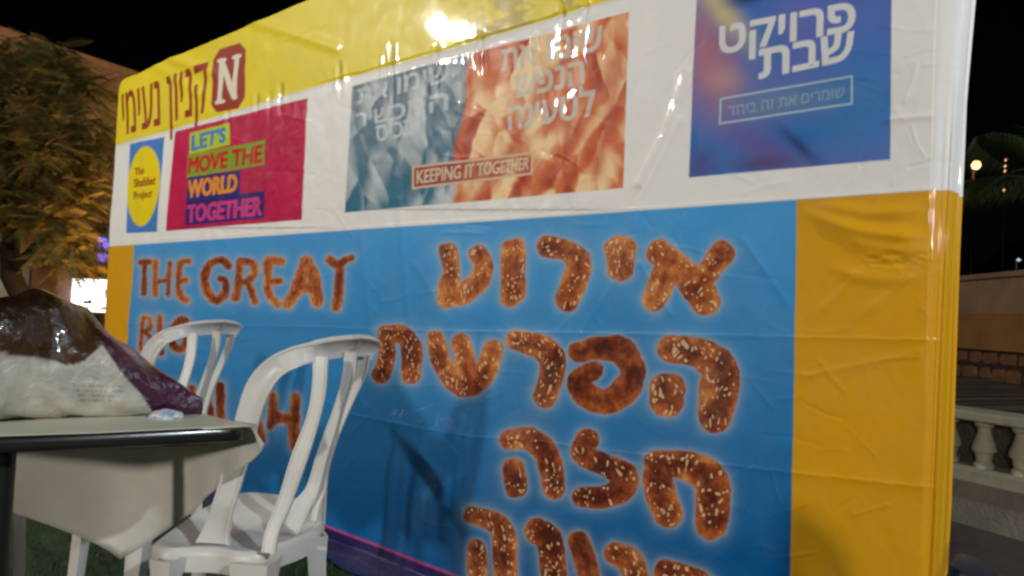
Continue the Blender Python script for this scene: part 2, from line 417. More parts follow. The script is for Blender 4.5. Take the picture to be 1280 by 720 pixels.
# crimson panel
cr = np.array(lin(196, 22, 78)) * (.85 + .3 * fbm(PX / 30, PY / 25, 19, 3)[..., None])
paint(cov(poly_sd([(219, 165), (386, 123), (378.5, 275), (209, 289)])), cr)
paint(cov(poly_sd([(238.7, 166.6), (288.8, 153.6), (289.2, 181), (238, 194)])), lin(185, 205, 30))
paint(cov(poly_sd([(237.3, 193.8), (333, 175), (331.7, 206), (235.6, 222.6)])), lin(130, 165, 45))
paint(cov(poly_sd([(236.3, 222.6), (301.7, 212.6), (300.6, 244), (235, 250.4)])), lin(45, 40, 125))
paint(cov(poly_sd([(234.4, 250.4), (332.4, 238.6), (330.8, 272.9), (233.3, 282.3)])), lin(45, 35, 115))
text("LET'S", [(242, 170), (284, 160), (283, 177), (241.5, 188.5)], lin(60, 130, 200), .69, .9)
text('MOVE THE', [(239, 198), (329, 181.5), (327.7, 202.5), (237.5, 216.5)], lin(200, 30, 25), .69, 1.1)
text('WORLD', [(238, 226.5), (297.5, 218), (296.3, 239), (237, 247)], lin(240, 150, 35), .69, 1.1)
text('TOGETHER', [(236.8, 257.5), (328.4, 246.5), (327, 268.5), (235.8, 278)], lin(215, 60, 135), .69, 1.1)
# twin panel: blue figure left, copper cloth right
P3 = [(440, 108), (787, 15), (778.5, 235), (432, 266)]
pn = cov(poly_sd(P3))
def facets(seed, n, sx, sy, shear):
    g_ = np.random.default_rng(seed); reg = (PX > 425) & (PX < 800) & (PY > 0) & (PY < 275)
    x = PX[reg] + 14 * (fbm(PX[reg] / 40, PY[reg] / 40, seed, 3) - .5); y = PY[reg] + 16 * (fbm(PX[reg] / 45 + 9, PY[reg] / 45, seed + 5, 3) - .5)
    x = x + shear * (y - 130); cxs = g_.uniform(400, 820, n); cys = g_.uniform(-20, 290, n); A = g_.uniform(0, 2 * math.pi, n); Bv = g_.uniform(-.22, .22, n)
    W = np.zeros(len(x)); V_ = np.zeros(len(x))
    for k_ in range(n):
        dx = (x - cxs[k_]) / sx; dy = (y - cys[k_]) / sy; d2 = dx * dx + dy * dy
        w_ = np.exp(-np.minimum(d2, 60) * 2.2); v_ = .5 + Bv[k_] + .42 * np.tanh(1.4 * (dx * math.cos(A[k_]) + dy * math.sin(A[k_]) * .6))
        W += w_ ** 3 + 1e-12; V_ += (w_ ** 3 + 1e-12) * v_
    o_ = np.full(PX.shape, .5); o_[reg] = V_ / W; return o_
fa = facets(5, 90, 15, 42, .25); fb = facets(9, 170, 9, 20, -.3)
wb = np.clip((.66 * fa + .34 * fb - .36) * 2.7, 0, 1)[..., None]
lowb = np.clip((PY - SEAM - 60) / 110, 0, 1)[..., None]
colb = (np.array(lin(96, 122, 140)) * (1 - lowb) + np.array(lin(38, 112, 140)) * lowb) * (1 - wb) + np.array(lin(198, 207, 212)) * wb
ga = facets(21, 70, 22, 46, .45); gb = facets(33, 150, 11, 22, -.2)
wc = .68 * ga + .32 * gb
cw = np.clip((wc - .44) * 4.5, 0, 1)[..., None]; cd = np.clip((.40 - wc) * 6, 0, 1)[..., None]
colc = np.array(lin(218, 112, 58)) * (1 - cw) + np.array(lin(252, 214, 162)) * cw
colc = colc * (1 - cd) + np.array(lin(172, 56, 26)) * cd
bx = np.interp(PY, [60, 130, 200, 255], [594, 580, 570, 565]) + 3 * np.sin(PY / 17)
mB = cov(PX - bx, 2.5)[..., None]
paint(pn, colb * (1 - mB) + colc * mB)
paint(pn * np.exp(-((PX - bx - 5) / 5) ** 2) * .7, lin(215, 100, 45))
for pts, wd in [([(716, 40), (712, 120), (706, 225)], 6), ([(710, 70), (672, 120), (640, 185), (600, 240)], 7), ([(775, 60), (765, 130), (745, 215)], 8)]:
    paint(pn * np.exp(-(seg_d(PX, PY, pts) / wd) ** 2) * .7, lin(196, 76, 36))
pw = lin(205, 205, 195)
text('שימו את', [(628, 64), (753, 33), (753, 62), (628, 90)], pw, .592, .9, .85); text('הנפש', [(645, 95), (730, 76), (730, 104), (645, 122)], pw, .592, 1.0, .85)
text('לטעינה', [(636, 135), (743, 113), (743, 144), (636, 162)], pw, .592, 1.0, .85)
pw2 = lin(205, 212, 215)
text('שימו את', [(447.5, 112), (564, 80), (564, 101), (447.5, 130)], pw2, .592, .7, .8); text('המכשיר', [(444.6, 143), (561, 116), (561, 137), (444.6, 159)], pw2, .592, .7, .8)
text('בכיס', [(471, 158), (517.5, 149), (517.5, 168), (471, 177)], pw2, .592, .7, .85)
kq = [(517, 208), (667, 189.5), (665, 218), (516, 237)]
sdk = poly_sd(kq)
paint(cov(sdk) * np.clip(1.25 - (PX - 516) / 150, .35, 1) * .95, lin(160, 40, 25))
paint(cov(1.3 - np.abs(sdk - 1.3)) * .9, lin(225, 205, 175))
text('KEEPING IT TOGETHER', [(522.5, 213.5), (661, 196), (659.5, 211), (522, 230)], lin(225, 205, 175), .69, .3)
# right panel
P4 = [(873, -36), (1116, -62), (1113.5, 200), (861, 222)]
p4 = cov(poly_sd(P4))
fx = (PX - 861) / 252; fy = (PY + 30) / 250
wa = 6 * fbm(fx * 2.2, fy * 2.2, 81, 2)
b1 = .5 + .5 * np.sin((fx * 1.6 + fy * 3.0) * 2.4 + wa); b1 = b1[..., None]
cc = np.array(lin(36, 112, 190)) * (1 - b1) + np.array(lin(92, 112, 190)) * b1
cc = cc * (1 - .0)
def blob(cx0, cy0, rx, ry, c, a, ang=0):
    global cc
    dx = PX - cx0; dy = PY - cy0; ca, sa = math.cos(ang), math.sin(ang); e = np.exp(-(((dx * ca + dy * sa) / rx) ** 2 + ((-dx * sa + dy * ca) / ry) ** 2))[..., None] * a
    cc = cc * (1 - e) + np.array(lin(*c)) * e
blob(885, 70, 34, 75, (190, 110, 120), .8, -.25); blob(905, 15, 16, 50, (225, 205, 130), .8, -.7); blob(940, -5, 30, 10, (20, 25, 60), .9, -.3)
blob(905, 100, 26, 18, (205, 160, 150), .6); blob(1000, 20, 50, 40, (105, 110, 190), .7); blob(960, 190, 60, 22, (110, 80, 150), .7, .5)
blob(1000, 182, 30, 7, (24, 40, 105), .85, .75); blob(950, 205, 34, 9, (95, 50, 85), .6, -.1); blob(1090, 120, 40, 90, (35, 125, 200), .7); blob(875, 205, 20, 20, (75, 40, 110), .6)
blob(985, 128, 75, 16, (110, 150, 165), .6, -.15); blob(1040, 130, 40, 50, (60, 125, 185), .5)
paint(p4, cc)
pw = lin(222, 224, 226)
text('פרויקט', [(902, 35), (1069, 3.5), (1068.5, 38), (901, 67)], pw, .592, 1.6); text('שבת', [(951, 64), (1067.5, 41), (1066, 74), (950.6, 98)], pw, .592, 1.6)
sb = poly_sd([(900.5, 123), (1067, 95), (1066.5, 131), (899, 156)]); paint(cov(1.1 - np.abs(sb - 1.1)) * .9, lin(190, 215, 222))
text('שומרים את זה ביחד', [(911, 133.5), (1056, 109.5), (1056, 121.5), (911, 145.5)], lin(150, 180, 195), .592, .1, .8)
# grey ticks and a faint grey seam line where the sheets overlap at the ties
for (tx, L) in [(425, 24), (490, 22), (705, 24), (352, 16), (322, 10)]:
    ty = float(np.interp(tx, seam_x, seam_y)); paint(np.exp(-(seg_d(PX, PY, [(tx, ty), (tx + 1, ty - L)]) / 2.2) ** 2) * .5, lin(120, 112, 70))
paint(np.exp(-((PY - SEAM - 1.5) / 2.2) ** 2) * .22, lin(150, 145, 135))

# --- bread letters -----------------------------------------------------------
def conv(ox, oy, s, L): return [([(ox + x / s, oy + y / s) for x, y in pts], [r / s for r in (rs if isinstance(rs, (list, tuple)) else [rs] * len(pts))]) for pts, rs in L]
A1, A2, A3 = (440, 270, 2.56), (440, 500, 2.56), (140, 300, 4.0); A4 = (180, 390, 4.0)
LET = [
 (A1, 1, .45, [([(306, 115), (318, 170), (313, 225), (304, 264)], [26, 24, 30, 26]), ([(402, 122), (417, 165), (398, 215), (350, 250), (304, 264)], [26, 28, 30, 30, 24])]),
 (A1, 1, .62, [([(502, 104), (503, 262)], 25), ([(524, 98), (524, 248)], 24)]),
 (A1, 1, .45, [([(622, 98), (690, 112), (722, 150), (710, 210), (686, 268)], [32, 30, 36, 36, 34])]),
 (A1, 1, .55, [([(848, 108), (850, 170)], [38, 32]), ([(866, 108), (862, 172)], [38, 32])]),
 (A1, 1, .50, [([(984, 118), (1045, 165), (1100, 225), (1130, 272)], [38, 38, 44, 42]), ([(1184, 120), (1150, 165), (1120, 205)], [36, 32, 32]), ([(1012, 150), (988, 220), (966, 268)], [38, 36, 34])]),
 (A1, 1, .25, [([(112, 378), (165, 382), (192, 425), (188, 508)], [24, 26, 30, 27]), ([(112, 390), (112, 455), (96, 505)], [24, 24, 27])]),
 (A1, 1, .50, [([(268, 393), (285, 460), (320, 515), (370, 540), (425, 505), (452, 425)], [24, 28, 32, 36, 32, 27]), ([(350, 408), (362, 460), (368, 520)], [28, 28, 30])]),
 (A1, 1, .35, [([(524, 398), (600, 418), (642, 462), (632, 530), (618, 578)], [28, 34, 38, 34, 32])]),
 (A1, 0, .10, [([(722, 435), (790, 424), (860, 432), (898, 490), (872, 558), (810, 595), (748, 572), (722, 528), (770, 494)], [28, 32, 38, 34, 38, 34, 34, 30, 26])]),
 (A1, 1, .28, [([(1020, 425), (1110, 440), (1175, 488), (1172, 570), (1160, 640)], [38, 44, 52, 56, 48]), ([(998, 552), (996, 596)], [44, 40]), ([(1018, 552), (1012, 596)], [42, 42])]),
 (A2, 1, .22, [([(505, 128), (568, 124), (618, 165), (638, 220), (645, 284)], [28, 32, 34, 34, 30]), ([(518, 222), (526, 276)], [33, 32])]),
 (A2, 1, .08, [([(752, 132), (738, 172), (800, 204), (868, 242), (858, 288), (800, 312), (738, 310)], [34, 32, 30, 40, 38, 32, 30])]),
 (A2, 1, .35, [([(975, 205), (980, 280), (1012, 366)], [36, 44, 40]), ([(970, 200), (1080, 214), (1150, 265), (1150, 395)], [34, 42, 52, 46])]),
 (A2, 1, .30, [([(384, 368), (440, 384), (485, 430), (492, 610)], [24, 28, 34, 34]), ([(398, 478), (408, 640)], [27, 28])]),
 (A2, 1, .08, [([(592, 420), (628, 445), (642, 520), (640, 640), (560, 680)], [36, 38, 38, 34, 34])]),
 (A2, 0, .18, [([(724, 452), (748, 520), (770, 600)], [28, 30, 26])]),
 (A2, 1, .16, [([(842, 492), (892, 520), (908, 600), (902, 720)], [32, 36, 36, 34])]),
 (A2, 1, .22, [([(1002, 548), (1080, 570), (1132, 620), (1132, 740)], [32, 34, 40, 40]), ([(1002, 560), (1000, 740)], [30, 32])]),
 (A3, 0, .45, [([(142, 112), (184, 110)], 11), ([(160, 113), (156, 270)], [12, 10])]),
 (A3, 0, .50, [([(216, 112), (212, 272)], [11, 13]), ([(290, 118), (276, 272)], 10), ([(216, 208), (280, 202)], 9)]),
 (A3, 0, .55, [([(384, 106), (346, 115), (334, 180), (330, 235), (345, 285), (370, 302)], [14, 13, 12, 13, 16, 14]), ([(335, 205), (368, 203)], 12)]),
 (A3, 0, .40, [([(582, 132), (550, 102), (494, 120), (464, 190), (482, 268), (532, 302), (566, 262), (568, 205), (540, 192)], [17, 16, 17, 18, 18, 17, 16, 16, 13])]),
 (A3, 0, .45, [([(642, 108), (635, 200), (622, 288)], [15, 17, 17]), ([(645, 105), (700, 115), (715, 158), (682, 205), (645, 212)], [16, 17, 18, 17, 13]), ([(682, 212), (714, 308)], 15)]),
 (A3, 0, .55, [([(846, 106), (784, 104), (780, 180), (784, 272), (826, 318)], [17, 18, 17, 17, 16]), ([(785, 206), (838, 206)], 15)]),
 (A3, 0, .58, [([(882, 320), (930, 235), (970, 112)], [22, 26, 26]), ([(975, 108), (1012, 200), (1028, 306)], [26, 28, 27]), ([(925, 236), (1010, 240)], 22)]),
 (A3, 0, .40, [([(1092, 98), (1132, 120), (1204, 88)], [18, 18, 14]), ([(1148, 120), (1142, 220), (1130, 334)], [18, 22, 18])]),
 (A3, 0, .62, [([(150, 388), (136, 545)], 9), ([(150, 386), (184, 396), (184, 440), (152, 462)], [9, 9, 10, 8]), ([(160, 462), (186, 488), (180, 538), (138, 552)], [8, 10, 11, 9])]),
 (A3, 0, .30, [([(236, 385), (234, 470), (242, 565)], [11, 12, 12])]),
 (A3, 0, .22, [([(368, 402), (330, 408), (298, 460), (304, 530), (350, 545), (366, 490), (340, 478)], [15, 16, 16, 16, 16, 14, 10])]),
 (A4, 0, .25, [([(644, 420), (642, 530), (632, 570)], [16, 20, 16]), ([(756, 430), (750, 560), (746, 676)], [20, 24, 18]), ([(644, 528), (752, 534)], 22)]),
 (A4, 0, .20, [([(382, 368), (380, 480), (384, 600)], [18, 19, 18]), ([(384, 596), (452, 604)], 16)]),
 (A4, 0, .30, [([(480, 620), (530, 440), (590, 640)], 18), ([(500, 560), (570, 565)], 13)]),
 (A4, 0, .35, [([(290, 590), (310, 430), (345, 590)], 16), ([(300, 540), (335, 545)], 11)]),
 (A4, 0, .35, [([(236, 380), (232, 590)], 14), ([(180, 375), (176, 580)], 14), ([(178, 480), (234, 480)], 12)]),
 (A4, 0, .35, [([(120, 380), (60, 400), (50, 500), (70, 570), (125, 575)], 14)]),
]
bestk = np.full(PX.shape, -1e3)
for (org, seeds, tone, L) in LET:
    sdl = np.full(PX.shape, -1e3); dep = np.zeros(PX.shape)
    S = [(p_, [q_ * (1.10 if seeds else 1.14) + .6 for q_ in r_]) for p_, r_ in conv(*org, L)]
    xs_ = [x for p, _ in S for x, _y in p]; ys_ = [y for p, _ in S for _x, y in p]; rm = max(max(r) for _, r in S) + 26
    bb = (PX > min(xs_) - rm) & (PX < max(xs_) + rm) & (PY > min(ys_) - rm) & (PY < max(ys_) + rm)
    if not bb.any(): continue
    x = PX[bb]; y = PY[bb]; best = np.full(x.shape, -1e3); dp = np.zeros(x.shape)
    for pts, rs in S:
        if len(pts) > 2:
            q = catmull([(p[0], p[1], r) for p, r in zip(pts, rs)], 4)
        else: q = [(p[0], p[1], r) for p, r in zip(pts, rs)]
        for a, b in zip(q[:-1], q[1:]):
            dx, dy = b[0] - a[0], b[1] - a[1]; tt = np.clip(((x - a[0]) * dx + (y - a[1]) * dy) / (dx * dx + dy * dy + 1e-9), 0, 1)
            r = a[2] + (b[2] - a[2]) * tt; sd = r - np.hypot(x - a[0] - tt * dx, y - a[1] - tt * dy)
            best = np.maximum(best, sd); dp = np.maximum(dp, sd / r)
    wob = (fbm(x / 9, y / 9, 101, 2) - .5) * 3.0
    best = best + wob * (rm > 30)
    m = cov(best, .9)
    # halo printed round each loaf letter
    hl = np.zeros(PX.shape); rr = 5.5 if seeds else 3.5
    hl[bb] = np.exp(-np.clip(-best, 0, None) / rr) * .42
    paint(hl * low, lin(165, 205, 220))
    hl[bb] = np.exp(-np.clip(-best - .5, 0, None) / 2.0) * .28
    paint(hl * low, lin(200, 165, 125))
    cur = BRD[bb]; k = m > cur[:, 0]
    lx = x - min(xs_); tvar = tone * .95 + .15 + .95 * (fbm(x / 26, y / 26, 110 + int(tone * 100), 2) - .5)
    new = np.stack([np.maximum(m, cur[:, 0]), np.where(k, np.clip(dp, 0, 1), cur[:, 1]), np.where(k, tvar, cur[:, 2]), np.where(k, float(seeds), cur[:, 3])], 1)
    BRD[bb] = new
bpy.data.objects.remove(_fo)

# --- banner mesh -------------------------------------------------------------
P = np.empty((NR2, NC, 3), np.float32)
P[..., 0] = rt.x * UU + nrm.x * NN; P[..., 1] = rt.y * UU + nrm.y * NN; P[..., 2] = ZZ
me = bpy.data.meshes.new('vinyl_banner'); NV = NR2 * NC
me.vertices.add(NV); me.vertices.foreach_set('co', P.reshape(-1))
idx = np.arange(NV).reshape(NR2, NC)
q = np.stack([idx[:-1, :-1], idx[:-1, 1:], idx[1:, 1:], idx[1:, :-1]], -1).reshape(-1, 4)
me.loops.add(q.size); me.loops.foreach_set('vertex_index', q.reshape(-1).astype(np.int32))
me.polygons.add(len(q)); me.polygons.foreach_set('loop_start', np.arange(0, q.size, 4, dtype=np.int32))
me.polygons.foreach_set('use_smooth', np.ones(len(q), bool)); me.update(calc_edges=True)
for nm, arr in (('art', np.concatenate([ART, np.ones((*PX.shape, 1))], -1)), ('bread', BRD)):
    ca = me.color_attributes.new(nm, 'FLOAT_COLOR', 'POINT'); ca.data.foreach_set('color', arr.astype(np.float32).reshape(-1))

b = NB('printed_vinyl')
art = b.n('ShaderNodeAttribute', attribute_name='art'); br = b.n('ShaderNodeAttribute', attribute_name='bread')
sep = b.n('ShaderNodeSeparateColor'); b.l(br.outputs['Color'], sep.inputs[0])
n1 = b.noise(38, 5, .65); n2 = b.noise(130, 3, .6)
# crust: pale at the rim, browner on top, mottled
f = b.math('ADD', b.math('MULTIPLY', sep.outputs[2], .75), b.math('MULTIPLY', b.math('SUBTRACT', n1, .5), 1.15))
f = b.math('SUBTRACT', f, b.math('MULTIPLY', b.math('SUBTRACT', sep.outputs[1], .45), .32))
f = b.math('ADD', f, b.math('MULTIPLY', b.math('SUBTRACT', n2, .5), .25), clamp=True)
crust = b.ramp(f, [(.0, lin(84, 34, 20)), (.25, lin(136, 62, 30)), (.5, lin(184, 100, 50)), (.75, lin(214, 142, 76)), (1, lin(230, 180, 112))])
vo = b.n('ShaderNodeTexVoronoi', feature='F1'); vo.inputs['Scale'].default_value = 1; vo.inputs['Randomness'].default_value = 1
mp = b.n('ShaderNodeMapping'); b.l(b.obj(), mp.inputs[0]); mp.inputs['Scale'].default_value = (62, 62, 42); mp.inputs['Rotation'].default_value = (.3, .2, .0)
wr = b.n('ShaderNodeVectorMath', operation='ADD'); wn = b.n('ShaderNodeTexNoise'); wn.inputs['Scale'].default_value = 9; b.l(b.obj(), wn.inputs['Vector'])
ws = b.n('ShaderNodeVectorMath', operation='SCALE'); b.l(wn.outputs['Color'], ws.inputs[0]); ws.inputs['Scale'].default_value = 7; b.l(mp.outputs[0], wr.inputs[0]); b.l(ws.outputs[0], wr.inputs[1])
b.l(wr.outputs[0], vo.inputs['Vector'])
sv = b.n('ShaderNodeSeparateColor'); b.l(vo.outputs['Color'], sv.inputs[0])
seed = b.math('MULTIPLY', b.math('LESS_THAN', vo.outputs['Distance'], .34), b.math('GREATER_THAN', sv.outputs[0], .30))
seed = b.math('MULTIPLY', seed, b.math('MULTIPLY', br.outputs['Alpha'], b.math('GREATER_THAN', sep.outputs[1], .16)))
seed = b.math('MULTIPLY', seed, b.math('GREATER_THAN', b.noise(22, 2), .37))
crust = b.mix(b.math('MULTIPLY', seed, .8), crust, lin(238, 200, 150))
colr = b.mix(sep.outputs[0], art.outputs['Color'], crust)
# grime and dust on the sheet
gr = b.noise(2.6, 6, .65); colr = b.mix(b.math('MULTIPLY', b.ramp(gr, [(.5, (0, 0, 0)), (.8, (1, 1, 1))]), .16), colr, lin(150, 140, 125))
b.set(Base_Color=colr, Roughness=b.ramp(b.noise(14, 4), [(.3, (.36,) * 3), (.7, (.50,) * 3)]))
b.p.inputs['Specular IOR Level'].default_value = .26
b.p.inputs['Coat Weight'].default_value = .5; b.p.inputs['Coat Roughness'].default_value = .05
wv_ = b.n('ShaderNodeTexWave'); wv_.inputs['Scale'].default_value = 260; b.l(b.obj(), wv_.inputs['Vector'])   # woven scrim under the print
hgt = b.math('ADD', b.math('MULTIPLY', b.noise(9, 5, .6, dist=.8), 1.0), b.math('MULTIPLY', b.noise(48, 3), .16))
b.bump(hgt, .30, .005)
VINYL = b.m
banner = link('vinyl_banner', me, VINYL, loc=(base.x, base.y, 0), smooth=False)
tag(banner, 'huge printed yellow, white and blue vinyl banner with bread lettering across the whole picture', 'banner')

# ------------------------------------------------------------------ ground
g = NB('artificial_turf')
g.set(Base_Color=g.ramp(g.noise(3, 6), [(.3, lin(28, 46, 22)), (.7, lin(44, 66, 30))]), Roughness=.9); g.bump(g.noise(160, 3), .8, .01)
gm = MB()
n_ = 24
for i in range(n_):
    for j in range(n_):
        pass
gm.add([(-60, -20, 0), (40, -20, 0), (40, 120, 0), (-60, 120, 0)], [(0, 1, 2, 3)])
ground = gm.build('ground', g.m); tag(ground, kind='structure', label='dark green artificial turf under the chairs')
# blades of the turf, in the patch between the table and the banner
N = 26000
bx_ = RNG.uniform(-2.3, .7, N); by_ = RNG.uniform(1.0, 4.0, N)
dist = (bx_ - base.x) * nrm.x + (by_ - base.y) * nrm.y
k = dist > .02; bx_, by_ = bx_[k], by_[k]; N = len(bx_)
an = RNG.uniform(0, 2 * math.pi, N); hh = RNG.uniform(.012, .028, N); lx = RNG.normal(0, .008, N); ly = RNG.normal(0, .008, N); wd = .0016
V = np.empty((N, 3, 3), np.float32)
V[:, 0] = np.stack([bx_ - wd * np.cos(an), by_ - wd * np.sin(an), np.zeros(N)], 1); V[:, 1] = np.stack([bx_ + wd * np.cos(an), by_ + wd * np.sin(an), np.zeros(N)], 1)
V[:, 2] = np.stack([bx_ + lx, by_ + ly, hh], 1)
tm = bpy.data.meshes.new('turf_blades'); tm.from_pydata(V.reshape(-1, 3).tolist(), [], np.arange(N * 3).reshape(-1, 3).tolist())
turf = link('turf_blades', tm, plain('turf_blade', lin(58, 92, 40), .5, .3, 20), smooth=False); tag(turf, 'short plastic grass blades between the table and the banner', 'turf', kind='stuff')

# ------------------------------------------------------------------ plastic chairs
def plastic(name, c, c2, stain=True):
    b = NB(name); n = b.noise(7, 5, .6)
    col_ = b.ramp(n, [(.3, c2), (.65, c)])
    d = b.ramp(b.noise(24, 5, .7), [(.60, (0, 0, 0)), (.80, (1, 1, 1))])
    col_ = b.mix(b.math('MULTIPLY', d, .30), col_, lin(150, 130, 105))
    if stain:
        ds = b.n('ShaderNodeVectorMath', operation='DISTANCE'); b.l(b.obj(), ds.inputs[0]); ds.inputs[1].default_value = STAIN
        st = b.math('MULTIPLY', b.ramp(ds.outputs['Value'], [(.0, (1, 1, 1)), (.045, (0, 0, 0))]), b.ramp(b.noise(60, 4), [(.35, (0, 0, 0)), (.6, (1, 1, 1))]))
        col_ = b.mix(b.math('MULTIPLY', st, .7), col_, lin(150, 80, 35))
    b.set(Base_Color=col_, Roughness=b.ramp(n, [(.3, (.30,) * 3), (.7, (.42,) * 3)])); b.p.inputs['Specular IOR Level'].default_value = .5
    b.p.inputs['Subsurface Weight'].default_value = .0
    b.bump(b.noise(60, 3), .12, .002); return b.m

CB = Vector((-.68, 1.90, 0))                     # chair base
STAIN = tuple(at(447, 431, 1.90) - CB)
CHAIR_MAT = plastic('white_chair_plastic', lin(226, 224, 216), lin(212, 208, 198))
BLUE_MAT = plastic('blue_chair_plastic', lin(18, 34, 54), lin(14, 28, 46), False)

def ribbon(outer, inner, depth, th, per=5, bulge=.25):
    """a moulded band: outer and inner edge as photo points at the given distances, rounded rim on both edges"""
    O = [tuple(at(x, y, d) - CB) for (x, y), d in zip(outer, depth)]; I = [tuple(at(x, y, d) - CB) for (x, y), d in zip(inner, depth)]
    O = catmull(O, per); I = catmull(I, per); n = len(O); vs = []; fs = []
    prof = [(0, -.5), (.10, -.5), (.16, -.28), (.84, -.28), (.90, -.5), (1, -.5), (1.03, 0), (1, .5), (.9, .56), (.5, .62), (.1, .56), (0, .5), (-.03, 0)]
    m = len(prof)
    for i in range(n):
        o = Vector(O[i]); q = Vector(I[i]); a = min(i + 1, n - 1); c = max(i - 1, 0)
        t = (Vector(O[a]) + Vector(I[a]) - Vector(O[c]) - Vector(I[c])).normalized(); w_ = q - o; nn = t.cross(w_).normalized()
        if nn.dot(Vector(O[i]) + CB - Vector((0, 0, H))) < 0: nn = -nn            # +nn points away from the sitter's photographer side
        for (s_, k_) in prof: vs.append(o + w_ * s_ + nn * (k_ * th))
    for i in range(n - 1):
        for k in range(m): fs.append((i * m + k, i * m + (k + 1) % m, (i + 1) * m + (k + 1) % m, (i + 1) * m + k))
    fs.append(tuple(range(m))[::-1]); fs.append(tuple((n - 1) * m + k for k in range(m)))
    return vs, fs
def slab(poly, z0, z1, bulge=.0):
    pass

def chair_parts(mat):
    parts = []
    def P_(name, vs, fs, auto=50):
        mb = MB(); mb.add(vs, fs); me = mb.mesh(name)
        bm = bmesh.new(); bm.from_mesh(me); bmesh.ops.recalc_face_normals(bm, faces=bm.faces); bm.to_mesh(me); bm.free()
        me.materials.append(mat); me.polygons.foreach_set('use_smooth', [True] * len(me.polygons)); me.set_sharp_from_angle(angle=math.radians(auto))
        parts.append((name, me))
    # hoop of the back: from its foot on the near side of the seat, over the top, to the tip
    outer = [(246, 677), (259, 652), (267, 628), (276, 600), (286, 560), (297, 517), (310, 478), (330, 453), (360, 436), (405, 425), (450, 420.5), (470, 424), (475, 429)]
    inner = [(287, 680), (286, 668), (292, 637), (302, 604), (315, 560), (325, 522), (335, 495), (350, 472), (370, 460), (392, 451), (430, 444), (452, 444), (462, 449)]
    dep = [1.78, 1.78, 1.77, 1.77, 1.76, 1.75, 1.74, 1.74, 1.75, 1.79, 1.90, 1.97, 2.0]
    P_('backrest_hoop', *ribbon(outer, inner, dep, .016))
    # near upright, running down into the near leg
    P_('upright', *ribbon([(392, 446), (391, 480), (384, 520), (365, 570), (349, 621), (333, 663), (328, 690)], [(410, 446), (407, 490), (398, 530), (385, 572), (365, 628), (349, 665), (344, 692)], [1.79, 1.78, 1.77, 1.76, 1.75, 1.73, 1.72], .016))
    P_('slat', *ribbon([(431, 440), (428, 470), (419, 505), (398, 562), (384, 607), (368, 628), (357, 655)], [(446, 440), (443, 470), (431, 510), (414, 570), (403, 612), (388, 640), (372, 668)], [1.88, 1.89, 1.90, 1.90, 1.90, 1.88, 1.86], .014))
    P_('upright', *ribbon([(449, 440), (446, 462), (432, 497), (417, 532), (404, 572), (396, 612), (390, 650)], [(463, 443), (458, 468), (443, 500), (429, 532), (417, 566), (409, 600), (406, 655)], [1.98, 1.99, 2.0, 2.0, 2.0, 2.0, 1.99], .016))
    # seat: dished shell with a turned-down apron
    rim = [(189, 682), (231, 651), (262, 632), (302, 617), (341, 618), (384, 627), (404, 643), (401, 658), (380, 671), (350, 682), (326, 692), (296, 692), (270, 688), (232, 687), (206, 688)]
    zs_ = .44
    rp = [atz(x, y, zs_) - CB for x, y in rim]; rp = [Vector(p) for p in catmull([tuple(p) for p in rp] + [tuple(rp[0])], 4)[:-1]]
    c = sum(rp, Vector()) / len(rp); n = len(rp); vs = []; fs = []
    rings = [(.0, -.010), (.35, -.010), (.7, -.006), (.88, .002), (.97, .004), (1.0, -.002), (1.015, -.014), (1.01, -.050), (.985, -.050), (.98, -.016), (.7, -.018), (0, -.022)]
    for s_, dz in rings:
        for p in rp: vs.append(Vector((c.x + (p.x - c.x) * s_, c.y + (p.y - c.y) * s_, zs_ + dz)))
    for i in range(len(rings) - 1):
        for k in range(n): fs.append((i * n + k, i * n + (k + 1) % n, (i + 1) * n + (k + 1) % n, (i + 1) * n + k))
    P_('seat', vs, fs)
    # legs: channel section, wide where they leave the seat, splayed
    def leg(top, foot, w0, w1, face):
        top = Vector(top); foot = Vector(foot); f1 = Vector(face).normalized(); f2 = Vector((-f1.y, f1.x, 0)); vs = []; fs = []
        sec = [(-1, -1), (0, -1.12), (1, -1), (1.1, 0), (1, 1), (.8, 1), (.8, -.75), (-1, -.8)]
        N_ = 9
        for i in range(N_):
            t_ = i / (N_ - 1); p = top.lerp(foot, t_); w_ = (w0 + (w1 - w0) * min(1, t_ * 1.0) + .010 * max(0, 1 - t_ * 5) ** 2) / 2
            for a, b_ in sec: vs.append(p + f1 * (a * w_) + f2 * (b_ * w_))
        m = len(sec)
        for i in range(N_ - 1):
            for k in range(m): fs.append((i * m + k, i * m + (k + 1) % m, (i + 1) * m + (k + 1) % m, (i + 1) * m + k))
        fs.append(tuple(range(m))); fs.append(tuple((N_ - 1) * m + k for k in range(m)))
        P_('leg', vs, fs, 40)
    def L(px, py, dx, dy, w0=.052, w1=.036, face=(1, -.3, 0)):
        t_ = atz(px, py, .425) - CB; leg(t_, (t_.x + dx, t_.y + dy, 0), w0, w1, face)
    L(211, 697, -.015, -.03, .044, .036); L(321, 698, .0, -.05, .078, .05, (1, -.1, 0)); L(393, 668, .03, .02, .046, .034, (1, .5, 0)); L(262, 646, -.03, .05)
    return parts
PARTS = chair_parts(CHAIR_MAT)
def chair(loc, rz, scale, label, mat=None, group=None):
    r = empty('plastic_chair', loc, rz, label=label, cat='chair', group=group); r.scale = (scale,) * 3
    for nm, me_ in PARTS:
        o = bpy.data.objects.new(nm, me_); COL.objects.link(o); o.parent = r
        if mat:
            if not o.material_slots: pass
            o.material_slots[0].link = 'OBJECT'; o.material_slots[0].material = mat
    return r
GC = 'white plastic chairs round the table'
chair(CB, 0, 1, 'white plastic chair nearest the camera with a brown stain on its hoop back', group=GC)
tip = at(472, 430, 1.99) - CB; tgt = at(300, 405, 2.95)
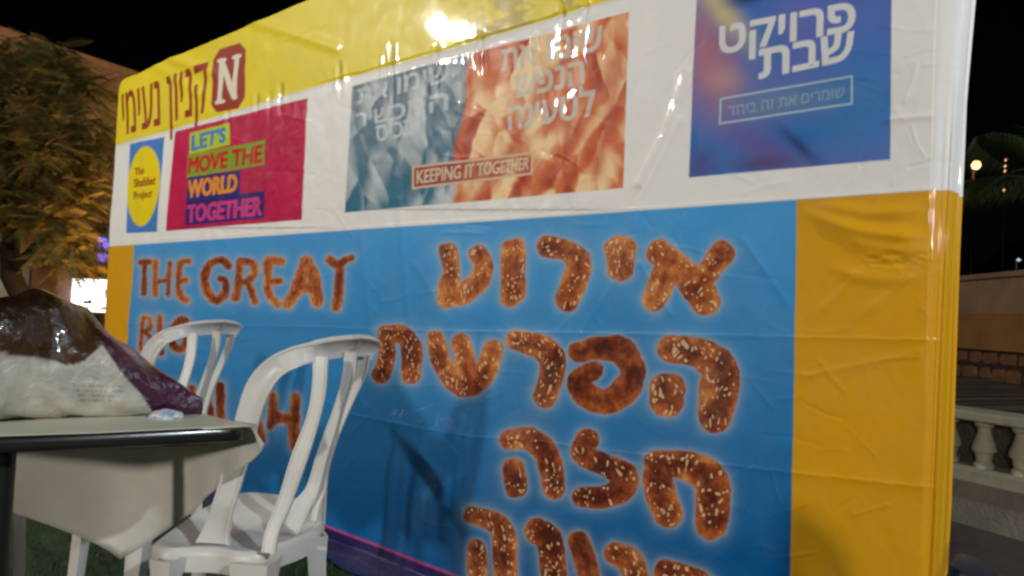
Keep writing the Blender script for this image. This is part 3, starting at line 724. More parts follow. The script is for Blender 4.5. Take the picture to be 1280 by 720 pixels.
chair((tgt.x - tip.x, tgt.y - tip.y, 0), 0, 1.0, 'white plastic chair farther back, its hoop rising just right of the bread bag', group=GC)
chair((-1.72, 2.32, 0), math.radians(38), 1.0, 'white plastic chair hidden behind the table with only its slanted leg showing at far left', group=GC)
chair((.10, .12, 0), math.radians(180), .965, 'white plastic chair just below the picture, its shadow on the banner end', group=GC)
cb = chair((0, 0, 0), math.radians(20), .62, "small dark blue plastic chair at the banner's right end", BLUE_MAT)
tp = Matrix.Rotation(math.radians(20), 3, 'Z') @ (tip * .62); q_ = at(1200, 697, 1.45); cb.location = (q_.x - tp.x, q_.y - tp.y, q_.z - tp.z)
print('blue z', cb.location)

# ------------------------------------------------------------------ table
C = Vector((-.53, 1.625, 0)); a1 = Vector((-.855, -.52, 0)).normalized(); a2 = Vector((-.743, .669, 0)).normalized(); S = .80; S2 = .585
TZ = .735
cor = [C, C + a1 * S, C + a1 * S + a2 * S2, C + a2 * S2]
def rounded(corners, r, bow, n=8, m=6):
    out = []
    N_ = len(corners); cen = sum(corners, Vector()) / N_
    for i in range(N_):
        p = corners[i]; pa = corners[i - 1]; pb = corners[(i + 1) % N_]; da = (pa - p).normalized(); db = (pb - p).normalized()
        A = p + da * r; B = p + db * r
        for k in range(n + 1):
            t_ = k / n; out.append(A * (1 - t_) ** 2 + p * 2 * t_ * (1 - t_) + B * t_ ** 2)
        e = (corners[(i + 1) % N_] + (p - corners[(i + 1) % N_]).normalized() * r); mid = ((B + e) / 2 - cen); mid.z = 0; mid.normalize()
        for k in range(1, m): t_ = k / m; out.append(B.lerp(e, t_) + mid * (bow * 4 * t_ * (1 - t_)))
    return out
tbase = (cor[0] + cor[2]) / 2
table = empty('table', tbase, label='square folding table with a thick black edge at the left', cat='table')
rim = rounded(cor, .07, .012)
def disc_stack(name, rim, levels, mat, parent, org, auto=45):
    cen = sum(rim, Vector()) / len(rim); vs = []; fs = []; n = len(rim)
    for off, z in levels:
        for p in rim:
            d = (p - cen); d.z = 0; L_ = d.length; vs.append(Vector((cen.x, cen.y, z)) + d * ((L_ + off) / L_))
    for i in range(len(levels) - 1):
        for k in range(n): fs.append((i * n + k, i * n + (k + 1) % n, (i + 1) * n + (k + 1) % n, (i + 1) * n + k))
    fs.append(tuple(range(n))[::-1]); fs.append(tuple((len(levels) - 1) * n + k for k in range(n)))
    mb = MB(org); mb.add(vs, fs); return mb.build(name, mat, parent, smooth=True, auto=auto)
black = plain('black_table_edge', lin(30, 30, 27), .28, .25, 6, .1, .002, Coat_Weight=.4, Coat_Roughness=.15)
disc_stack('tabletop', rim, [(-.012, TZ - .027), (-.003, TZ - .025), (0, TZ - .020), (0, TZ - .006), (-.003, TZ - .001), (-.010, TZ)], black, table, tbase)
brown = plain('brown_board', lin(120, 70, 35), .6, .25, 5)
disc_stack('underside_board', rim, [(-.05, TZ - .034), (-.05, TZ - .0275)], brown, table, tbase)
steel = plain('black_steel', lin(22, 22, 22), .4, .2, 10)
col_ = at(-1, 620, 1.46)
mb = MB(tbase); mb.tube([(col_.x, col_.y, TZ - .04), (col_.x, col_.y, .03)], .024, 16); mb.build('column', steel, table, smooth=True, auto=50)
for k in range(4):
    a = .6 + k * math.pi / 2; mb = MB(tbase); e = (col_.x + .28 * math.cos(a), col_.y + .28 * math.sin(a))
    mb.tube([(col_.x, col_.y, .05), ((col_.x + e[0]) / 2, (col_.y + e[1]) / 2, .035), (e[0], e[1], .015)], [.022, .017, .014], 10); mb.build('foot', steel, table, smooth=True)

# cloth: square paper cover, corner hanging over the far corner of the table
cl = NB('paper_cover')
nn_ = cl.noise(3.2, 5, .6); pr = cl.ramp(cl.noise(5.5, 2, .4, dist=1.2), [(.47, (0, 0, 0)), (.60, (1, 1, 1))])
base_c = cl.ramp(nn_, [(.3, lin(208, 205, 194)), (.7, lin(232, 230, 222))])
orn = cl.mix(pr, lin(186, 196, 150), lin(222, 170, 120))
sepz = cl.n('ShaderNodeSeparateXYZ'); cl.l(cl.obj(), sepz.inputs[0])
topm = cl.math('GREATER_THAN', sepz.outputs[2], TZ - .012)
cl.set(Base_Color=cl.mix(cl.math('MULTIPLY', topm, b_ := .38), base_c, orn), Roughness=.55); cl.bump(cl.noise(26, 4), .3, .004)
E_ = cor[3]; D_ = cor[2]
mb = MB((tbase.x, tbase.y, 0)); 
# local frame: a = along C->E (a2), b = along E->D (a1); paper corner point beyond E
def paper(sa, sb):
    """sa metres past the C side towards E direction, sb metres across; folds over edge E-side"""
    return None
NG = 56; vs = []; fs = []
M1 = at(332, 556, 1.655); M2 = at(22, 590, 1.93); TIP = at(174, 690, 2.06)
# hanging part as two facets meeting on a soft ridge at E, from the rim down to the paper's diagonal edge
cl_rim = rounded(cor, .07, .012)
path = []; 
for k in range(41):                                  # along the rim from C over E towards D
    t_ = k / 40
    if t_ < .5: p = C.lerp(E_, t_ * 2)
    else: p = E_.lerp(D_, (t_ - .5) * 2 * .95)
    path.append(p)
outw = [((-nrm) * max(0, 1 - k / 20 if k < 20 else 0) ** .35 + a2 * min(1, k / 20) ** 3).normalized() if k < 20 else (a2 * 1.0 + (-nrm) * .35 * max(0, 1 - (k - 20) / 6)).normalized() for k in range(41)]
# smooth the corner at E
sm = [sum((path[min(max(i + j, 0), 40)] for j in range(-3, 4)), Vector()) / 7 for i in range(41)]
drop = []
for k in range(41):
    t_ = k / 40
    if t_ < .5: drop.append(.035 + (TZ - TIP.z - .035) * (t_ * 2))
    else: drop.append((TZ - TIP.z) + (.005 - (TZ - TIP.z)) * ((t_ - .5) * 2))
ND = 16
for j in range(ND + 3):
    for k in range(41):
        o_ = outw[k]; rp_ = sm[k]
        if j < 3:
            v = rp_ - o_ * (.10 - .045 * j) ; v = Vector((v.x, v.y, TZ + .0035))
            if j == 2: v = rp_ + o_ * .004; v = Vector((v.x, v.y, TZ + .002))
        else:
            f_ = (j - 2) / ND; d = drop[k] * f_
            wav = .007 * math.sin(k * .55 + 1) * f_ + .004 * math.sin(k * 1.3) * f_
            v = rp_ + o_ * (.010 + wav + .02 * f_); v = Vector((v.x, v.y, TZ - .004 - d))
        vs.append(v)
for j in range(ND + 2):
    for k in range(40): fs.append((j * 41 + k, j * 41 + k + 1, (j + 1) * 41 + k + 1, (j + 1) * 41 + k))
mb.add(vs, fs)
# flat part on the top, with gentle crumples
rim2 = [p for p in rim]
cen = tbase; rr_ = [0, .2, .4, .6, .75, .86, .93, .965]; n = len(rim2); vs = []; fs = []
for s_ in rr_:
    for p in rim2:
        v = cen.lerp(p, s_); z = TZ + .0025 + .006 * max(0, vnoise(np.array(v.x * 9), np.array(v.y * 9), 5) - .35) * (1 if s_ < .9 else .4); vs.append(Vector((v.x, v.y, float(z))))
for i in range(len(rr_) - 1):
    for k in range(n): fs.append((i * n + k, i * n + (k + 1) % n, (i + 1) * n + (k + 1) % n, (i + 1) * n + k))
mb.add(vs, fs)
cloth = mb.build('tablecloth', cl.m, None, (tbase.x, tbase.y, 0), smooth=True, auto=60)
cloth.modifiers.new('thickness', 'SOLIDIFY').thickness = -.0012
tag(cloth, 'pale paper tablecloth with one corner hanging in a point below the table', 'tablecloth')

# ------------------------------------------------------------------ bag of bread on the table
st = [  # px, top, bottom, centre distance, half depth
 (-150, 470, 500, 1.50, .03), (-110, 420, 516, 1.50, .08), (-50, 378, 520, 1.52, .11), (0, 372, 520, 1.56, .115), (40, 364, 520, 1.60, .115), (80, 374, 521, 1.64, .10), (110, 396, 522, 1.66, .085), (145, 424, 522, 1.68, .065), (190, 457, 522, 1.71, .04), (225, 479, 518, 1.73, .02), (247, 493, 508, 1.745, .008), (256, 498, 503, 1.75, .004)]
stn = catmull(st, 6); NA = 48; vs = []; uvs = []; fs = []
orgb = at(60, 500, 1.6); orgb.z = TZ + .004
for i, s_ in enumerate(stn):
    x, yt, yb, Yc, hd = s_; zt = at(x, yt, Yc).z; zb = max(TZ + .006, at(x, yb, Yc - hd * .6).z) if True else 0
    zb = TZ + .006
    zc = (zt + zb) / 2; hz_ = (zt - zb) / 2
    for k in range(NA):
        a = 2 * math.pi * k / NA
        ca, sa = math.cos(a), math.sin(a)
        r_ = 1 + (.10 * (fbm(np.array(i * .22), np.array(3 + 2.2 * math.cos(a) + 2.2 * (a > 3.14)), 33, 3) - .5) + .03 * math.sin(i * .5 + 5 * a)) * (1 if i < len(stn) - 6 else .3)
        ex_ = .85
        yo = -hd * (abs(ca) ** ex_) * math.copysign(1, ca); zo = hz_ * (abs(sa) ** ex_) * math.copysign(1, sa)
        base_pt = at(x, 450, Yc); 
        v = Vector((base_pt.x, Yc + yo * float(r_), max(TZ + .0055, zc + zo * float(r_))))
        v.x = base_pt.x * (v.y / Yc) ** .3; vs.append(v)
for i in range(len(stn) - 1):
    for k in range(NA): fs.append((i * NA + k, i * NA + (k + 1) % NA, (i + 1) * NA + (k + 1) % NA, (i + 1) * NA + k))
fs.append(tuple(range(NA))); fs.append(tuple((len(stn) - 1) * NA + k for k in range(NA)))
# subdivide and crumple
bm = bmesh.new(); bv = [bm.verts.new(v - orgb) for v in vs]
for f_ in fs: bm.faces.new([bv[i] for i in f_])
bmesh.ops.subdivide_edges(bm, edges=list(bm.edges), cuts=2, use_grid_fill=True, smooth=.6)
bmesh.ops.recalc_face_normals(bm, faces=bm.faces)
bagm = bpy.data.meshes.new('bread_bag'); bm.to_mesh(bagm); bm.free()
nv = len(bagm.vertices); co = np.empty(nv * 3); bagm.vertices.foreach_get('co', co); co = co.reshape(-1, 3); no = np.empty(nv * 3); bagm.vertices.foreach_get('normal', no); no = no.reshape(-1, 3)
wxyz = co + np.array(orgb)
s1 = 1 - np.abs(2 * fbm(co[:, 0] * 7 + co[:, 2] * 14, co[:, 2] * 7 - co[:, 0] * 10, 61, 2) - 1)
s2 = 1 - np.abs(2 * fbm(co[:, 0] * 34, co[:, 2] * 30 + co[:, 1] * 20, 65, 3) - 1)
amp_ = np.clip((co[:, 2] - .003) / .02, 0, 1) * .8
co = co + no * ((s1 - .6) * .011 + (s2 - .6) * .0022)[:, None] * amp_[:, None]
co[:, 2] = np.maximum(co[:, 2], .001)
bagm.vertices.foreach_set('co', co.reshape(-1)); bagm.update()
wp = co + np.array(orgb) - np.array([0, 0, H])
Rn, Un, Fn = (np.array(v) for v in (R_, U_, fwd)); dz = wp @ Fn; bx2 = CX + F * (wp @ Rn) / dz; by2 = CY - F * (wp @ Un) / dz
lab_top = np.interp(bx2, [-150, -40, 0, 45, 90, 106, 128, 140, 156, 176, 196, 200], [450, 436, 440, 448, 456, 450, 430, 448, 470, 492, 522, 540])
lab = np.clip((by2 - lab_top) / 1.5, 0, 1)
pur = np.clip((bx2 - np.interp(by2, [360, 380, 400, 430, 440], [96, 108, 122, 130, 132])) / 2, 0, 1) * (1 - lab)
mve = np.exp(-((by2 - np.interp(bx2, [105, 130, 175, 200], [382, 400, 446, 470]) - 5) / 7) ** 2) * pur * (bx2 < 180)  # lighter mauve sheen strip, painted into the purple film colour
n_b = fbm(bx2 / 30, by2 / 20, 3, 3)
col_b = np.array(lin(70, 44, 22)) * (.5 + n_b[:, None]); col_b = col_b * np.clip((by2[:, None] - 340) / 90, .35, 1.1)
white_l = np.array(lin(212, 208, 192)) * (.85 + .3 * fbm(bx2 / 18, by2 / 12, 8, 3)[:, None])
out = col_b * (1 - lab[:, None]) + white_l * lab[:, None]
out = out * (1 - pur[:, None]) + np.array(lin(72, 16, 54)) * pur[:, None]
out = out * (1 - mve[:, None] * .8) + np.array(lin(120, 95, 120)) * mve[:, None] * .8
for r in range(4):                                   # small print, too small to read
    yb_ = 482 + r * 6 + (bx2 - 90) * .02; ln = np.exp(-((by2 - yb_) / 1.5) ** 2) * (bx2 > 92 + r * 2) * (bx2 < 155 - r * 3) * (vnoise(bx2 / 2.6, by2 * 0 + r * 9, 4) > .35)
    out = out * (1 - .55 * ln[:, None]) + np.array(lin(90, 84, 76)) * .55 * ln[:, None]
gpr = (np.abs(fbm(bx2 / 40 + 2, by2 / 22, 31, 2) - .5) < .03) * (bx2 > 85) * (by2 > 500) * lab
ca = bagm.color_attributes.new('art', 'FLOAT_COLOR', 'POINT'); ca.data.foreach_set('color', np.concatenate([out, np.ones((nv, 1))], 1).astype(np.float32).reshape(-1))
b = NB('printed_film'); at_ = b.n('ShaderNodeAttribute', attribute_name='art')
b.set(Base_Color=b.mix(1.0, at_.outputs['Color'], b.ramp(b.noise(18, 5), [(.3, (.6, .6, .6)), (.7, (1, 1, 1))]), 'MULTIPLY'), Roughness=.3)
b.p.inputs['Coat Weight'].default_value = .5; b.p.inputs['Coat Roughness'].default_value = .06; b.bump(b.noise(26, 5, .6, dist=1.6), .6, .008)
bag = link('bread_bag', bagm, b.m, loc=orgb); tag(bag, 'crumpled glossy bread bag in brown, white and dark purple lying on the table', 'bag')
# crumpled sachet beside it
mb = MB(); pc = at(205, 517, 1.675)
for k in range(9):
    pass
bm = bmesh.new(); bmesh.ops.create_icosphere(bm, subdivisions=3, radius=1)
for v in bm.verts:
    d = float(fbm(np.array(v.co.x * 2.2 + 4), np.array(v.co.y * 2.2 + v.co.z), 12, 3)); v.co = Vector((v.co.x * .030, v.co.y * .018, v.co.z * .0115)) * (.45 + 1.2 * d)
sm_ = bpy.data.meshes.new('sachet'); bm.to_mesh(sm_); bm.free()
b = NB('sachet_foil'); b.set(Base_Color=b.ramp(b.noise(60, 2), [(.45, lin(215, 220, 226)), (.66, lin(140, 165, 200))]), Roughness=.3)
sa_ = link('sachet', sm_, b.m, loc=(pc.x, pc.y, TZ + .012), smooth=False); tag(sa_, 'tiny crumpled white and blue sachet beside the purple end of the bag', 'sachet')

# ------------------------------------------------------------------ left background: wall, tree, shop front
plaster = plain('tan_plaster', lin(146, 110, 72), .85, .18, 2.2, .3, .01)
pale = plain('pale_wall', lin(178, 176, 160), .8, .12, 3)
pink = plain('terracotta_pillar', lin(150, 112, 92), .8, .15, 3)
p0 = at(40, 47, 11.2); p1 = at(148, 73, 12.4); dd = (p1 - p0); dd.z = 0; dd.normalize(); nb = Vector((dd.y, -dd.x, 0))
def wall_block(name, a, b_, h, th, mat, label, cat):
    o = MB(a); d = (b_ - a); d.z = 0; L_ = d.length; d.normalize(); nn = Vector((-d.y, d.x, 0))
    M = Matrix(((d.x, nn.x, 0, a.x), (d.y, nn.y, 0, a.y), (0, 0, 1, 0), (0, 0, 0, 1)))
    o.org = Vector((a.x, a.y, 0)); o.box((0, 0, 0), (L_, th, h), M, .02)
    ob = o.build(name, mat, None, (a.x, a.y, 0)); return ob
a_ = Vector((p0.x, p0.y, 0)) - dd * 7; b2 = Vector((p1.x, p1.y, 0)) + dd * 4
root = empty('building', a_, label='tan plastered building behind the tree on the left', cat='building')
L_ = (b2 - a_).length; M = Matrix(((dd.x, -dd.y, 0, a_.x), (dd.y, dd.x, 0, a_.y), (0, 0, 1, 0), (0, 0, 0, 1)))
mb = MB(a_); mb.box((0, 0, 0), (L_, .4, p0.z - .12), M); mb.build('wall', plaster, root)
mb = MB(a_); mb.box((-.03, -.06, p0.z - .118), (L_ + .03, .46, p0.z), M, .01); mb.build('coping', plain('coping_stone', lin(150, 112, 80), .8), root)
for i in range(5):
    x = 1.2 + i * 2.1; mb = MB(a_); mb.box((x, -.05, .9), (x + .9, -.002, 2.2), M, .01); f_ = mb.build('window', plain('frame_paint', lin(90, 70, 50), .5), root)
    mb = MB(a_); mb.box((x + .08, -.06, .98), (x + .82, -.052, 2.12), M); mb.build('pane', plain('dark_glass', (.01, .01, .012), .08, bump=.0), f_)
# low pale wall and terracotta pillar
q1 = at(-60, 325, 8.6); q2 = at(38, 330, 8.6)
wb_ = wall_block('garden_wall', Vector((q1.x - 2, q1.y, 0)), Vector((q2.x, q2.y, 0)), q2.z, .25, pale, '', ''); tag(wb_, 'pale rendered garden wall behind the tree trunk at far left', 'wall')
q3 = at(40, 322, 8.5); q4 = at(74, 322, 8.5)
wp_ = wall_block('pillar', Vector((q3.x, q3.y, 0)), Vector((q4.x, q4.y, 0)), q3.z, .3, pink, '', ''); tag(wp_, 'dull terracotta pillar between the pale wall and the bright board', 'pillar')
# bright light-box board
q5 = at(73, 345, 8.9); q6 = at(150, 348, 8.9); zb_ = at(100, 391, 8.9).z
lb = empty('light_box', (q5.x, q5.y, 0), label='bright white lit board beside the left edge of the banner', cat='light box')
em = NB('lit_panel'); em.set(Base_Color=(.9, .9, .9)); em.p.inputs['Emission Color'].default_value = (.95, .98, 1, 1); em.p.inputs['Emission Strength'].default_value = 2.6
em2 = plain('dark_mark', (.05, .05, .06), .6)
Lw = (q6 - q5).length
mb = MB((0, 0, 0)); mb.box((0, .0, zb_), (Lw, .12, q5.z), None, .01); mb.build('cabinet', plain('grey_metal', lin(120, 120, 120), .4), lb)
mb = MB(); mb.box((.02, -.012, zb_ + .02), (Lw - .02, -.002, q5.z - .02)); mb.build('panel', em.m, lb)
for (x, z, w_, h_) in [(.32, .14, .10, .035), (.38, .17, .03, .02), (.42, .11, .05, .02), (.50, .16, .02, .02), (.36, .09, .06, .02), (.56, .22, .015, .1), (.53, .08, .06, .03)]:
    mb = MB(); mb.box((x, -.018, zb_ + z - .03), (x + w_, -.0125, zb_ + z - .03 + h_)); mb.build('mark', em2, lb)
mb = MB(); mb.tube([(.15, .06, 0), (.15, .06, zb_ + .02)], .03); mb.tube([(Lw - .15, .06, 0), (Lw - .15, .06, zb_ + .02)], .03); mb.build('legs_frame', steel, lb)
# blue neon sign
ne = NB('blue_neon'); ne.set(Base_Color=(.05, .1, .6)); ne.p.inputs['Emission Color'].default_value = (.05, .09, 1, 1); ne.p.inputs['Emission Strength'].default_value = 3.2
n0 = at(121, 300, 10.6)
ns = empty('neon_sign', (n0.x, n0.y, 0), label='small glowing blue sign half hidden by the banner edge', cat='sign')
def nstroke(pts, r=.035):
    mb = MB((n0.x, n0.y, 0)); mb.tube([at(x, y, 10.6) for x, y in pts], r, 8); mb.build('tube', ne.m, ns, smooth=True)
nstroke([(124, 299), (133, 301), (134, 306), (127, 309), (124, 309)]); nstroke([(136, 300), (142, 302)]); nstroke([(124, 320), (130, 318), (133, 322), (129, 325), (123, 325)]); nstroke([(136, 319), (144, 321)])
mb = MB((n0.x, n0.y, 0)); M4 = Matrix.Translation((n0.x, n0.y, 0)); mb.box((-.15, .05, at(121, 335, 10.6).z), (.7, .1, at(121, 290, 10.6).z), M4); mb.build('backing', plain('sign_backing', (.02, .02, .03), .5), ns)
mb = MB((n0.x, n0.y, 0)); mb.tube([(n0.x + .3, n0.y + .12, 0), (n0.x + .3, n0.y + .12, at(121, 295, 10.6).z)], .04); mb.build('post', steel, ns, smooth=True)

# tree with feathery fronds
TY = 6.6
tr = at(30, 420, TY)
tree = empty('tree', (tr.x, tr.y, 0), label='feathery leaved tree lit orange from below at the left', cat='tree')
bark = plain('bark', lin(46, 36, 28), .9, .35, 14, .8, .02)
mb = MB((tr.x, tr.y, 0))
trunk_pts = [Vector((tr.x, tr.y, 0)), Vector((tr.x + .03, tr.y, .6)), at(28, 375, TY), at(14, 345, TY), at(12, 310, TY), at(30, 240, TY), at(45, 150, TY)]
mb.tube(trunk_pts, [.11, .10, .08, .085, .075, .05, .02], 12); mb.build('trunk', bark, tree, smooth=True)
for pts, r0 in [([(16, 335), (48, 305), (80, 290), (110, 270)], .05), ([(12, 320), (-20, 290), (-60, 260)], .05), ([(24, 260), (70, 225), (105, 190)], .035), ([(30, 245), (-5, 180), (-30, 120)], .035), ([(42, 165), (60, 110), (72, 75)], .022), ([(22, 270), (10, 200), (0, 90)], .03)]:
    mb = MB((tr.x, tr.y, 0)); n = len(pts); mb.tube([at(x, y, TY + .25 * math.sin(i * 1.7 + x)) for i, (x, y) in enumerate(pts)], [r0 * (1 - .75 * i / (n - 1)) for i in range(n)], 8); mb.build('limb', bark, tree, smooth=True)
def leafmat(name, c, c2):
    b = NB(name); oi = b.n('ShaderNodeObjectInfo')
    b.set(Base_Color=b.mix(b.math('MULTIPLY', b.noise(2.2, 4), 1.0), c, c2), Roughness=.55); b.p.inputs['Specular IOR Level'].default_value = .3
    return b.m
leaf = leafmat('feathery_leaf', lin(78, 82, 42), lin(128, 108, 54)); leaf_dk = leafmat('dark_leaf', lin(48, 66, 36), lin(66, 82, 42))
def frond_mesh(name, npin, L, wd, droop):
    vs = []; fs = []
    for i in range(npin):
        t_ = (i + .5) / npin; x = L * t_; z = -droop * t_ * t_ + random.uniform(-.006, .006)
        ln = wd * math.sin(math.pi * (t_ * .8 + .16))
        for sg in (-1, 1):
            k = len(vs); s_ = L / npin * .27
            vs += [Vector((x - s_, 0, z)), Vector((x + s_, 0, z)), Vector((x + s_ * .9 + .25 * ln, sg * ln, z - .25 * ln)), Vector((x - s_ * .5 + .28 * ln, sg * ln * .95, z - .28 * ln))]
            fs.append((k, k + 1, k + 2, k + 3) if sg > 0 else (k + 3, k + 2, k + 1, k))
    k = len(vs); vs += [Vector((0, -.004, 0)), Vector((0, .004, 0)), Vector((L, 0, -droop))]; fs.append((k, k + 1, k + 2))
    me = bpy.data.meshes.new(name); me.from_pydata([tuple(v) for v in vs], [], fs); return me
FM = [frond_mesh('frond', 12, .24, .085, .10), frond_mesh('frond', 12, .19, .07, .12), frond_mesh('frond', 12, .27, .08, .05)]
for i, m_ in enumerate(FM): m_.materials.append(leaf if i != 1 else leaf_dk)
clumps = []
for i in range(230):
    px = random.uniform(-120, 128); py = random.uniform(62, 338)
    lim = np.interp(py, [50, 80, 120, 180, 260, 340], [60, 88, 112, 128, 140, 118])
    if px > lim: px = lim - random.uniform(0, 40)
    if py > 300 and px < 55: py -= 60
    if 20 < px < 66 and py > 296: py = 280
    clumps.append((at(px, py, TY + random.uniform(-.75, .8)), random.uniform(.16, .30)))
fr = []
for c_, r_ in clumps:
    for j in range(random.randint(20, 28)):
        a = random.uniform(0, 2 * math.pi); e = random.uniform(-.5, .9)
        d = Vector((math.cos(a) * math.cos(e), math.sin(a) * math.cos(e), math.sin(e)))
        p = c_ + d * r_ * random.uniform(.15, .8) + Vector((0, 0, random.uniform(-.06, .06)))
        M = Matrix.Translation(p) @ Matrix.Rotation(a, 4, 'Z') @ Matrix.Rotation(-e * .7 + random.uniform(-.1, .5), 4, 'Y') @ Matrix.Rotation(random.uniform(-.5, .5), 4, 'X') @ Matrix.Scale(random.uniform(.6, 1.0), 4)
        fr.append((p, M, random.choice([0, 0, 1, 2])))
fr.sort(key=lambda t_: t_[0].y)
T0 = Matrix.Translation((-tr.x, -tr.y, 0))
vis = [f_ for f_ in fr if f_[0].x / f_[0].y > -.70][:280]; visid = set(id(f_) for f_ in vis)
for (p, M, k) in vis:
    o = bpy.data.objects.new('frond', FM[k]); COL.objects.link(o); o.parent = tree; o.matrix_local = T0 @ M
rest = {0: [], 1: []}
vs = []; fs = []; mi = []
for f_ in fr:
    if id(f_) in visid: continue
    p, M, k = f_; MM = T0 @ M; b0 = len(vs); vs += [tuple(MM @ v.co) for v in FM[k].vertices]
    for pl in FM[k].polygons: fs.append(tuple(b0 + i for i in pl.vertices)); mi.append(1 if k == 1 else 0)
cm = bpy.data.meshes.new('crown'); cm.from_pydata(vs, [], fs); crown = link('crown', cm, [leaf, leaf_dk], tree, smooth=False); cm.polygons.foreach_set('material_index', mi); crown['kind'] = 'stuff'

# ------------------------------------------------------------------ right background: retaining wall, bed, balustrade, palm
rd = Vector((-.39, .92, 0)).normalized()
bp = at(1240, 665, 1.0); s_ = H / (H - bp.z); bp = Vector((0, 0, H)) + (bp - Vector((0, 0, H))) * s_; bp.z = 0      # foot of the balustrade wall on the ground
print('balustrade foot', bp)
YB = bp.y; nrm2 = Vector((rd.y, -rd.x, 0))
def alongB(t_, z, off=0): v = bp + rd * t_ - nrm2 * off * -1; return Vector((v.x, v.y, z))
zt = at(1240, 517, YB).z; zr = at(1240, 529, YB).z; zl = at(1240, 590, YB).z; zl2 = at(1240, 608, YB).z
print('rails', zt, zr, zl, zl2)
MBm = Matrix(((rd.x, nrm2.x, 0, bp.x), (rd.y, nrm2.y, 0, bp.y), (0, 0, 1, 0), (0, 0, 0, 1)))
cream = plain('painted_concrete', lin(190, 186, 162), .7, .15, 9, .4, .006); greyw = plain('grey_render', lin(150, 146, 134), .85, .2, 5, .5, .01)
bal = empty('balustrade', (bp.x, bp.y, 0), label='low cream balustrade on a grey plinth right of the banner', cat='balustrade')
o0 = Vector((bp.x, bp.y, 0)); T0_, T1_ = -1.0, 3.2
mb = MB(o0); mb.box((T0_, -.02, 0), (T1_, .16, zl2), MBm, .004); mb.build('plinth', greyw, bal)
mb = MB(o0); mb.box((T0_, -.05, zl2 + .002), (T1_, .19, zl), MBm, .008); mb.build('bottom_rail', cream, bal)
mb = MB(o0); mb.box((T0_, -.05, zr), (T1_, .19, zt), MBm, .01); mb.build('top_rail', cream, bal)
hb = zr - zl
prof = [(.050, 0), (.050, .02), (.036, .035), (.045, .08), (.060, hb * .36), (.054, hb * .5), (.034, hb * .72), (.030, hb * .84), (.044, hb - .03), (.048, hb - .02), (.048, hb)]
for i in range(21):
    t_ = T0_ + .1 + i * .2; c_ = MBm @ Vector((t_, .07, zl)); mb = MB(o0); mb.lathe(prof, c_, 12); mb.build('baluster', cream, bal, smooth=True, auto=45)
# raised bed of slate slabs between the balustrade and the wall behind
slate = plain('slate_slab', lin(76, 66, 54), .75, .35, 6, .6, .02)
zbed0, zbed1 = at(1240, 511, 4.4).z, at(1235, 474, 6.9).z
bed = empty('planting_bed', (bp.x, bp.y, 0), label='raised sloping bed of dark slats behind the balustrade', cat='terrace')
BX0, BX1 = .45, 3.3
mb = MB(o0)
def bedz(o_): return zbed0 + (zbed1 - zbed0) * (o_ - BX0) / (BX1 - BX0)
core = []
mb.add([MBm @ Vector(v) for v in ((T0_ - .5, -BX0 * -1 * 0 + .30, 0), (T1_ + 3, .30, 0), (T1_ + 3, .30, zbed0 - .06), (T0_ - .5, .30, zbed0 - .06))], [(0, 1, 2, 3)])
# bed lies to the right of the balustrade line (away from the camera)
side = 1
def BP(t_, o_, z): return MBm @ Vector((t_, o_, z))
mb = MB(o0)
mb.add([BP(T0_ - .5, .32, 0), BP(T1_ + 4, .32, 0), BP(T1_ + 4, .32, zbed0 - .05), BP(T0_ - .5, .32, zbed0 - .05), BP(T0_ - .5, 4.5, zbed1 - .05), BP(T1_ + 4, 4.5, zbed1 - .05)], [(0, 1, 2, 3), (3, 2, 5, 4)]); mb.build('bed_fill', slate, bed)
k = 0
for i in range(38):
    t_ = T0_ - .5 + i * .19; mb = MB(o0); dz = random.uniform(-.012, .012)
    mb.add([BP(t_, .34, zbed0 - .045), BP(t_ + .15, .34, zbed0 - .045), BP(t_ + .15, 4.45, zbed1 - .045), BP(t_, 4.45, zbed1 - .045), BP(t_ + .01, .34, zbed0 - .005 + dz), BP(t_ + .14, .34, zbed0 - .005 + dz), BP(t_ + .14, 4.45, zbed1 - .005 + dz), BP(t_ + .01, 4.45, zbed1 - .005 + dz)], [(3, 2, 1, 0), (4, 5, 6, 7), (0, 1, 5, 4), (1, 2, 6, 5), (2, 3, 7, 6), (3, 0, 4, 7)])
    mb.build('slat', slate, bed)
# retaining wall
r0 = at(1195, 352, 7.7); r1 = at(1282, 345, 6.6); rdd = (r1 - r0); rdd.z = 0; rdd.normalize()
ra = Vector((r0.x, r0.y, 0)) - rdd * 5; L_ = 9.0
MR = Matrix(((rdd.x, -rdd.y, 0, ra.x), (rdd.y, rdd.x, 0, ra.y), (0, 0, 1, 0), (0, 0, 0, 1)))
zt0 = at(1240, 348.5, 7.15).z; zc0 = at(1240, 438, 7.15).z; zs0 = at(1240, 478, 7.15).z; zb0 = at(1240, 392, 7.15).z
rw = empty('retaining_wall', (ra.x, ra.y, 0), label='brown retaining wall with a rubble stone foot beyond the balustrade', cat='wall')
tanw = plain('brown_render', lin(160, 128, 100), .85, .2, 3, .4, .01); tan2 = plain('ochre_render', lin(158, 112, 66), .85, .2, 3, .4, .01)
o1 = Vector((ra.x, ra.y, 0))
mb = MB(o1); mb.box((0, .03, zb0), (L_, .35, zt0), MR); mb.build('upper_wall', tanw, rw)
mb = MB(o1); mb.box((0, 0, zc0), (L_, .35, zb0 - .002), MR, .004); mb.build('band', tan2, rw)
mb = MB(o1); mb.box((0, .05, 0), (L_, .35, zc0 - .002), MR); mb.build('mortar_core', plain('mortar', lin(60, 46, 36), .9), rw)
mb = MB(o1); mb.box((-.02, -.02, zt0 + .001), (L_ + .02, .38, zt0 + .05), MR, .008); mb.build('coping', tanw, rw)
stone = plain('rubble_stone', lin(128, 92, 64), .85, .3, 5, .7, .02)
